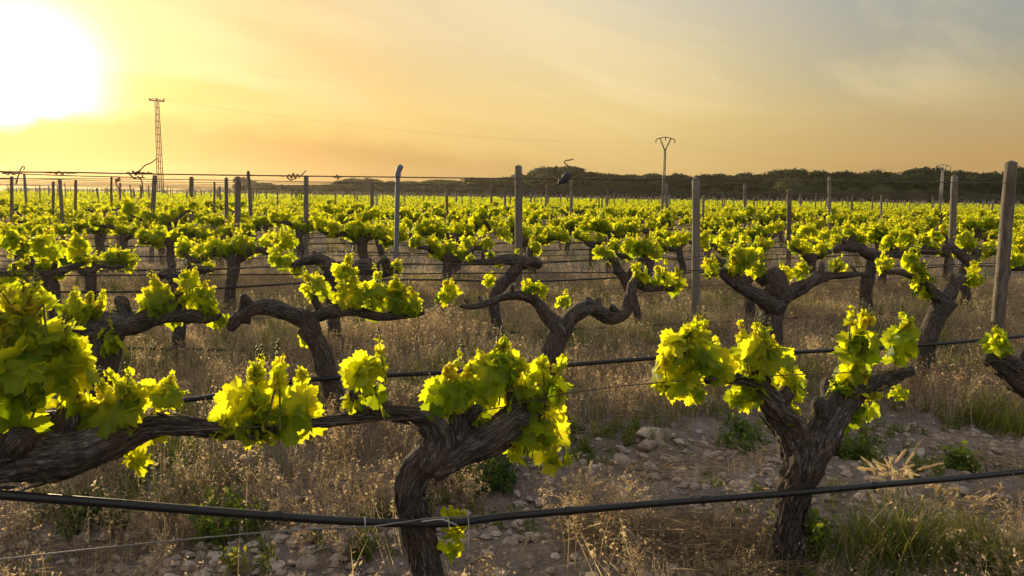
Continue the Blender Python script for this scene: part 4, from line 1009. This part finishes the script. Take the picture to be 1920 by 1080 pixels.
# ------------------------------------------------------------------ grass and weeds
def blade(g, p, d, h, w, bend, rnd, k=0, segs=3):
    side = unit(np.cross(d, [0, 0, 1.0]) + 1e-6); t = np.linspace(0, 1, segs + 1)[:, None]
    c = p + np.array([0, 0, 1.0]) * h * (t - .25 * bend * t ** 2) + d * h * (.12 * t + bend * t ** 2)
    ww = w * (1 - t ** 1.6) + w * .08
    V = np.stack([c - side * ww, c + side * ww], 1).reshape(-1, 3); i = np.arange(segs)[:, None] * 2
    g.add(V, np.concatenate([i + [0, 1, 3], i + [0, 3, 2]]), None, rnd, k)
def tuft(seed, kind):
    rg = np.random.default_rng(seed); g = Geo()
    if kind == 'stalk':                     # thin dry stalks with small spikelets
        for _ in range(13):
            p = np.append(rg.normal(0, .07, 2), 0); a = rg.uniform(0, 6.28); d = np.array([math.cos(a), math.sin(a), 0]); h = rg.uniform(.14, .34); b = rg.uniform(.0, .4); r = rg.random()
            blade(g, p, d, h, .0014, b, r)
            m = rg.integers(5, 10); t = rg.uniform(.45, 1.02, m)
            for tt in t:
                q = p + np.array([0, 0, 1.0]) * h * (tt - .25 * b * tt ** 2) + d * h * (.12 * tt + b * tt ** 2); o = unit(rg.normal(size=3) + [0, 0, .6]); L = rg.uniform(.008, .022)
                s_ = unit(np.cross(o, rg.normal(size=3))) * L * .22
                g.add([q, q + o * L * .5 + s_, q + o * L, q + o * L * .5 - s_], [[0, 1, 2], [0, 2, 3]], None, min(1, r * .5 + rg.uniform(0, .6)))
    elif kind == 'blades':
        for _ in range(18):
            p = np.append(rg.normal(0, .05, 2), 0); a = rg.uniform(0, 6.28); blade(g, p, np.array([math.cos(a), math.sin(a), 0]), rg.uniform(.08, .24), rg.uniform(.0016, .0034), rg.uniform(.1, .9), rg.random(), 0, 4)
    elif kind == 'litter':                  # low matted dead stems
        for _ in range(34):
            p = np.append(rg.normal(0, .09, 2), rg.uniform(0, .06)); a = rg.uniform(0, 6.28); d = np.array([math.cos(a), math.sin(a), rg.uniform(-.1, .35)]); L = rg.uniform(.05, .16); s_ = np.array([-d[1], d[0], .3]) * .0011
            g.add([p - s_, p + s_, p + d * L * .6 + s_ * .8 + rg.normal(0, .0015, 3), p + d * L], [[0, 1, 2], [0, 2, 3]], None, rg.random())
    elif kind == 'forb':                    # branched seed-bearing weed, reddish when dry
        for _ in range(4):
            p = np.append(rg.normal(0, .05, 2), 0); h = rg.uniform(.2, .36); a = rg.uniform(0, 6.28); d = np.array([math.cos(a), math.sin(a), 0]); blade(g, p, d, h, .002, .15, .4)
            for _ in range(16):
                t = rg.uniform(.3, 1); q = p + np.array([0, 0, h * t]) + d * h * .2 * t; o = unit(rg.normal(size=3) * [1, 1, .4] + [0, 0, .7]); L = rg.uniform(.03, .07); e = q + o * L
                sd = unit(np.cross(o, [0, 0, 1.0])) * .0009; g.add([q - sd, q + sd, e], [[0, 1, 2]], None, .4)
                for _ in range(6):
                    c = q + o * L * rg.uniform(.3, 1.1) + rg.normal(0, .006, 3); u_ = rg.normal(0, .005, (3, 3)); g.add(c + u_, [[0, 1, 2]], None, rg.uniform(.3, 1))
    elif kind == 'barley':                  # drooping bristly seed heads
        for _ in range(7):
            p = np.append(rg.normal(0, .06, 2), 0); a = rg.uniform(0, 6.28); d = np.array([math.cos(a), math.sin(a), 0]); h = rg.uniform(.16, .30); blade(g, p, d, h, .0016, .25, .35)
            q = p + np.array([0, 0, h * .93]) + d * h * .36; ax = unit(d * .45 + np.array([0, 0, rg.uniform(-.2, 1.2)]))
            for i in range(80):
                t = i / 80; c = q + ax * t * .085 + rg.normal(0, .003, 3); o = unit(ax * 1.6 + rg.normal(0, .42, 3)); L = rg.uniform(.022, .042); s_ = unit(np.cross(o, rg.normal(size=3))) * .0017
                g.add([c - s_, c + s_, c + o * L], [[0, 1, 2]], None, rg.uniform(.8, 1))
        for _ in range(8):
            a = rg.uniform(0, 6.28); blade(g, np.append(rg.normal(0, .05, 2), 0), np.array([math.cos(a), math.sin(a), 0]), rg.uniform(.1, .2), .0025, .4, rg.uniform(0, .5), 1)
    elif kind == 'weed':                    # leafy low weed
        for _ in range(9):
            p = np.append(rg.normal(0, .04, 2), 0); a = rg.uniform(0, 6.28); d = np.array([math.cos(a), math.sin(a), 0]) * rg.uniform(.1, .8); h = rg.uniform(.06, .16); blade(g, p, d, h, .002, .2, .4)
            for _ in range(11):
                t = rg.uniform(.15, 1.05); q = p + np.array([0, 0, h * t]) + d * h * (.12 * t + .2 * t * t); o = unit(rg.normal(size=3) + [0, 0, .3]); L = rg.uniform(.018, .045); s_ = unit(np.cross(o, rg.normal(size=3))) * L * .2
                g.add([q, q + o * L * .5 + s_, q + o * L, q + o * L * .5 - s_], [[0, 1, 2], [0, 2, 3]], None, rg.random())
    return g.arrays()
TF = {kd: [tuft(900 + 31 * i + len(kd), kd) for i in range(5)] for kd in ('stalk', 'blades', 'litter', 'forb', 'barley', 'weed')}
def scatter(G, kind, x, y, scale, tilt=.12, flat=False, kmap=None, dr=0.0):
    x = np.asarray(x); y = np.asarray(y); n = len(x)
    if not n: return
    z = gz(x, y) - .004; which = rng.integers(0, 5, n); a = rng.uniform(0, 6.28, n); sc_ = scale * rng.uniform(.7, 1.3, n)
    for ti, (V, F, T, R, K) in enumerate(TF[kind]):
        s = np.where(which == ti)[0]
        if not len(s): continue
        ca, sa = np.cos(a[s])[:, None], np.sin(a[s])[:, None]; k_ = sc_[s][:, None]
        tx, ty = rng.normal(0, tilt, (len(s), 1)), rng.normal(0, tilt, (len(s), 1))
        Vx = (V[None, :, 0] * ca - V[None, :, 1] * sa) + tx * V[None, :, 2]; Vy = (V[None, :, 0] * sa + V[None, :, 1] * ca) + ty * V[None, :, 2]
        W = np.stack([Vx * k_ + x[s][:, None], Vy * k_ + y[s][:, None], V[None, :, 2] * k_ + z[s][:, None]], -1).reshape(-1, 3)
        FF = (F[None] + (np.arange(len(s)) * len(V))[:, None, None]).reshape(-1, 3)
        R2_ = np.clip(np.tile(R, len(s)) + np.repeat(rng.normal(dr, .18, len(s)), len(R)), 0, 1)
        G.add(W, FF, None, R2_, np.tile(K, len(s)))
_pn = np.random.default_rng(55); PN = [(_pn.normal(0, 1.5, 2), _pn.uniform(0, 6.28)) for _ in range(10)]
def patch(x, y): return sum(np.sin(w[0] * x + w[1] * y + p) for w, p in PN) / 10 ** .5     # about N(0, .7)
def area(n, ylo, yhi, pad=.25):
    y = np.sqrt(rng.uniform(ylo ** 2, yhi ** 2, n)); x = rng.uniform(-1, 1, n) * (y * .72 + pad); return x, y
def grass():
    dry, gre = Geo(), Geo()
    # dense dead grass from before the second row backwards
    x, y = area(13000, 2.6, 13.0); u = y - SL * x - ROW0; pt = patch(x, y)
    d = np.where(u > np.where(x < -.1, 1.45, 1.8) + .25 * pt, 1.0, 0.0); kp = rng.random(len(x)) < d; x, y, pt, u = x[kp], y[kp], pt[kp], u[kp]
    kk = rng.random(len(x)); gr = pt + rng.normal(0, .45, len(x)) > .2
    for kd, lo, hi, s in (('stalk', 0, .46, .85), ('forb', .46, .66, .8), ('litter', .66, .84, 1.2), ('blades', .84, 1, .9)):
        s_ = (kk >= lo) & (kk < hi) & ~gr; scatter(dry, kd, x[s_ & (pt < 0)], y[s_ & (pt < 0)], s, .16, dr=-.18); scatter(dry, kd, x[s_ & (pt >= 0)], y[s_ & (pt >= 0)], s, .16, dr=.05)
    s_ = gr & (kk < .6); scatter(gre, 'blades', x[s_], y[s_], 1.0, .16); s_ = gr & (kk >= .6); scatter(dry, 'stalk', x[s_], y[s_], .8, .16)
    x, y = area(9000, 13, 45, .5); kk = rng.random(len(x)); gr = patch(x, y) > .5
    scatter(dry, 'stalk', x[~gr], y[~gr], 1.3, .15); scatter(gre, 'blades', x[gr], y[gr], 1.5, .15)
    # thin growth on the stony alley and under the nearest row
    x, y = area(1500, 1.6, 5.5); u = y - SL * x - ROW0; pt = patch(x * 1.7, y * 1.7)
    al = (u > .35) & (u < 2.1)
    s_ = al & (pt > .5); scatter(gre, 'weed', x[s_], y[s_], .55); s_ = al & (pt > -.12) & (pt < .05); scatter(dry, 'stalk', x[s_], y[s_], .42); s_ = al & (pt > .2) & (pt < .4); scatter(gre, 'blades', x[s_], y[s_], .5); s_ = al & (pt < -.3); scatter(dry, 'litter', x[s_], y[s_], .9)
    x, y = area(2600, 1.3, 5.0); u = y - SL * x - ROW0; pt = patch(x * 1.4 + 5, y * 1.4)
    un = (u < .12 + .12 * pt) & (rng.random(len(x)) < np.where(x > .1, .8, .36)); kk = rng.random(len(x))
    for kd, lo, hi, s, tgt in (('litter', 0, .40, 1.0, dry), ('stalk', .40, .55, .55, dry), ('blades', .55, .72, .7, gre), ('weed', .72, .88, .6, gre), ('forb', .88, 1, .6, dry)):
        q = un & (kk >= lo) & (kk < hi); scatter(tgt, kd, x[q], y[q], s, .2)
    x, y = area(240, 1.5, 4.6); u = y - SL * x - ROW0; q = (u < .25) | ((u < 1.6) & (x < -.15))
    scatter(dry, 'stalk', x[q][::2], y[q][::2], 1.0, .3); scatter(gre, 'weed', x[q][1::4], y[q][1::4], .75, .2); scatter(dry, 'forb', x[q][3::4], y[q][3::4], .8, .3)
    tag(dry.obj('dry_grass', ['dry', 'green']), 'brown dead grass and seed stalks between the vines', 'grass', kind='stuff')
    tag(gre.obj('green_grass', ['green']), 'patches of low green grass and weeds among the dead stalks', 'grass', kind='stuff')
grass()
def plant(name, kind, x, y, n, spread, scale, m, label, cat='weed', dr=0.0, seed=0):
    """one plant of several stems at the ground under (x, y)"""
    p = onground(x, y); G = Geo(); s = px2m(p, spread); a = rng.uniform(0, 6.28, n); r = np.sqrt(rng.random(n)) * s
    scatter(G, kind, p[0] + r * np.cos(a), p[1] + r * np.sin(a) * .8, scale, .25, dr=dr)
    p[2] = float(gz(p[0], p[1])); tag(G.obj(name, [m, 'green'], None, tuple(p)), label, cat)
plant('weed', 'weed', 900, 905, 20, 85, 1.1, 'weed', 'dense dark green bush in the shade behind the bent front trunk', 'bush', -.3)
plant('weed', 'weed', 430, 990, 8, 55, 1.15, 'weed', 'light green weed under the hose in the left foreground', dr=.25)
plant('weed', 'blades', 340, 945, 4, 18, 1.5, 'green', 'thin upright yellow green weed above the hose at left', dr=.3)
plant('weed', 'weed', 180, 975, 9, 70, .75, 'weed', 'low dark green clump under the hose near the left edge', dr=-.2)
plant('weed', 'weed', 1822, 880, 6, 34, 1.1, 'weed', 'bright green leafy weed on bare soil at the right', dr=.3)
plant('grass_tuft', 'blades', 1885, 780, 44, 75, 1.1, 'green', 'lush green grass tuft under the vine at the right edge', 'grass', .2)
plant('grass_tuft', 'barley', 1068, 945, 4, 40, .6, 'dry', 'feathery pale tuft beside the hose right of the bent trunk', 'grass', .1)
plant('grass_tuft', 'barley', 1680, 960, 5, 50, .62, 'dry', 'tall golden bristly grass heads at the hose right of the front right trunk', 'grass', .25)
plant('grass_tuft', 'barley', 1790, 1010, 5, 70, .6, 'dry', 'bristly grass heads drooping at the bottom right', 'grass', .1)
plant('grass_tuft', 'blades', 1650, 1060, 40, 80, 1.0, 'green', 'green grass around the forked grey twig at the bottom right', 'grass', .1)
plant('grass_tuft', 'blades', 1820, 1060, 40, 90, .9, 'green', 'thick green grass in the bottom right corner', 'grass', .1)
plant('weed', 'weed', 1520, 1060, 8, 22, 1.1, 'weed', 'yellow green weed at the foot of the front right trunk', dr=.35)
plant('weed', 'weed', 1385, 840, 8, 65, .95, 'weed', 'green weed patch behind the left arm of the front right vine', dr=.05)
plant('weed', 'weed', 1620, 850, 8, 40, .8, 'weed', 'dark low weed right of the front right trunk', dr=-.1)
plant('weed', 'blades', 265, 645, 3, 14, 1.5, 'green', 'spiky bright rosette behind the second-row hose at left', dr=.4)
plant('weed', 'blades', 880, 612, 3, 14, 1.4, 'green', 'spiky rosette in the grass left of the wide sparse vine', dr=.4)
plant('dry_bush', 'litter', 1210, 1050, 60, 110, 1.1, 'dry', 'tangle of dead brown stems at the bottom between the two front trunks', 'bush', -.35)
plant('dry_bush', 'forb', 1120, 1010, 12, 90, .8, 'dry', 'dead reddish weed stems right of the bent front trunk', 'bush', .0)
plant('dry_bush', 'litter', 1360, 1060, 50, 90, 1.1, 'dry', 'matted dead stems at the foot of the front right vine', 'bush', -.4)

def branch(pts_list, r, label, m='twig', dz=.02):
    g = Geo(); b0 = None
    for pts in pts_list:
        P = []
        for q in pts:
            p = onground(q[0], q[1]); h = q[2] if len(q) > 2 else 0; p = onground(q[0], q[1], dz + h) ; P.append(p)
        if b0 is None: b0 = P[0]
        tube(g, P, np.linspace(r, r * .45, len(P)), 7, .02, .05, .15, seed=int(pts[0][0]))
    tag(g.obj('dry_branch', [m], None, tuple(b0)), label, 'branch', 'fallen branches')
branch([[(1540, 1080), (1590, 1050, .02), (1640, 1020, .03), (1690, 985, .05), (1730, 960, .05)], [(1640, 1020, .03), (1650, 1000, .05), (1645, 985, .06), (1620, 965, .06)], [(1632, 1025, .03), (1650, 1045, .02), (1660, 1060)], [(1670, 1005, .04), (1640, 990, .04), (1610, 990, .03)], [(1660, 1020, .03), (1690, 1030, .03), (1715, 1032, .03)]], .009, 'forked grey twig lying in the grass at the bottom right')
branch([[(1100, 862), (1150, 868), (1200, 890, .01), (1235, 910), (1260, 935)], [(1180, 880), (1230, 882), (1260, 900)]], .006, 'thin dark twig lying below the flat pale slab', 'cane')
branch([[(1240, 800), (1275, 825, .02), (1305, 845)]], .006, 'short stick leaning over the stone pile', 'twig')
branch([[(560, 1050), (600, 1030, .01), (640, 1020)], [(600, 1030), (608, 1012), (615, 1000)]], .006, 'short grey stick at the bottom left of the bent trunk')
branch([[(-10, 975), (40, 960, .01), (80, 945, .01), (120, 945)]], .006, 'thin twig lying under the hose at the left edge')
branch([[(1860, 925), (1890, 950, .01), (1925, 990)]], .008, 'dark stick at the right edge below the hose', 'cane')
# ------------------------------------------------------------------ the air
def haze():
    m = bpy.data.materials.new('evening_haze'); m.use_nodes = True; g = NT(m.node_tree)
    v = g.n('ShaderNodeVolumePrincipled', ins={'Color': (1.0, .88, .66, 1), 'Density': HAZE, 'Anisotropy': .66})
    o = g.n('ShaderNodeOutputMaterial'); g.link(v.outputs[0], o.inputs['Volume']); M['haze'] = m
    x0, x1, y0, y1, z0, z1 = -620, 640, -70, 720, -1.2, 24
    V = np.array([(x, y, z) for z in (z0, z1) for y in (y0, y1) for x in (x0, x1)], float)
    F = [[0, 2, 3], [0, 3, 1], [4, 5, 7], [4, 7, 6], [0, 1, 5], [0, 5, 4], [2, 6, 7], [2, 7, 3], [0, 4, 6], [0, 6, 2], [1, 3, 7], [1, 7, 5]]
    G = Geo(); G.add(V, F); tag(G.obj('haze', ['haze']), 'warm evening haze over the field', 'haze', kind='stuff')
HAZE = 0.00013
haze()
print('objects', len(bpy.data.objects))
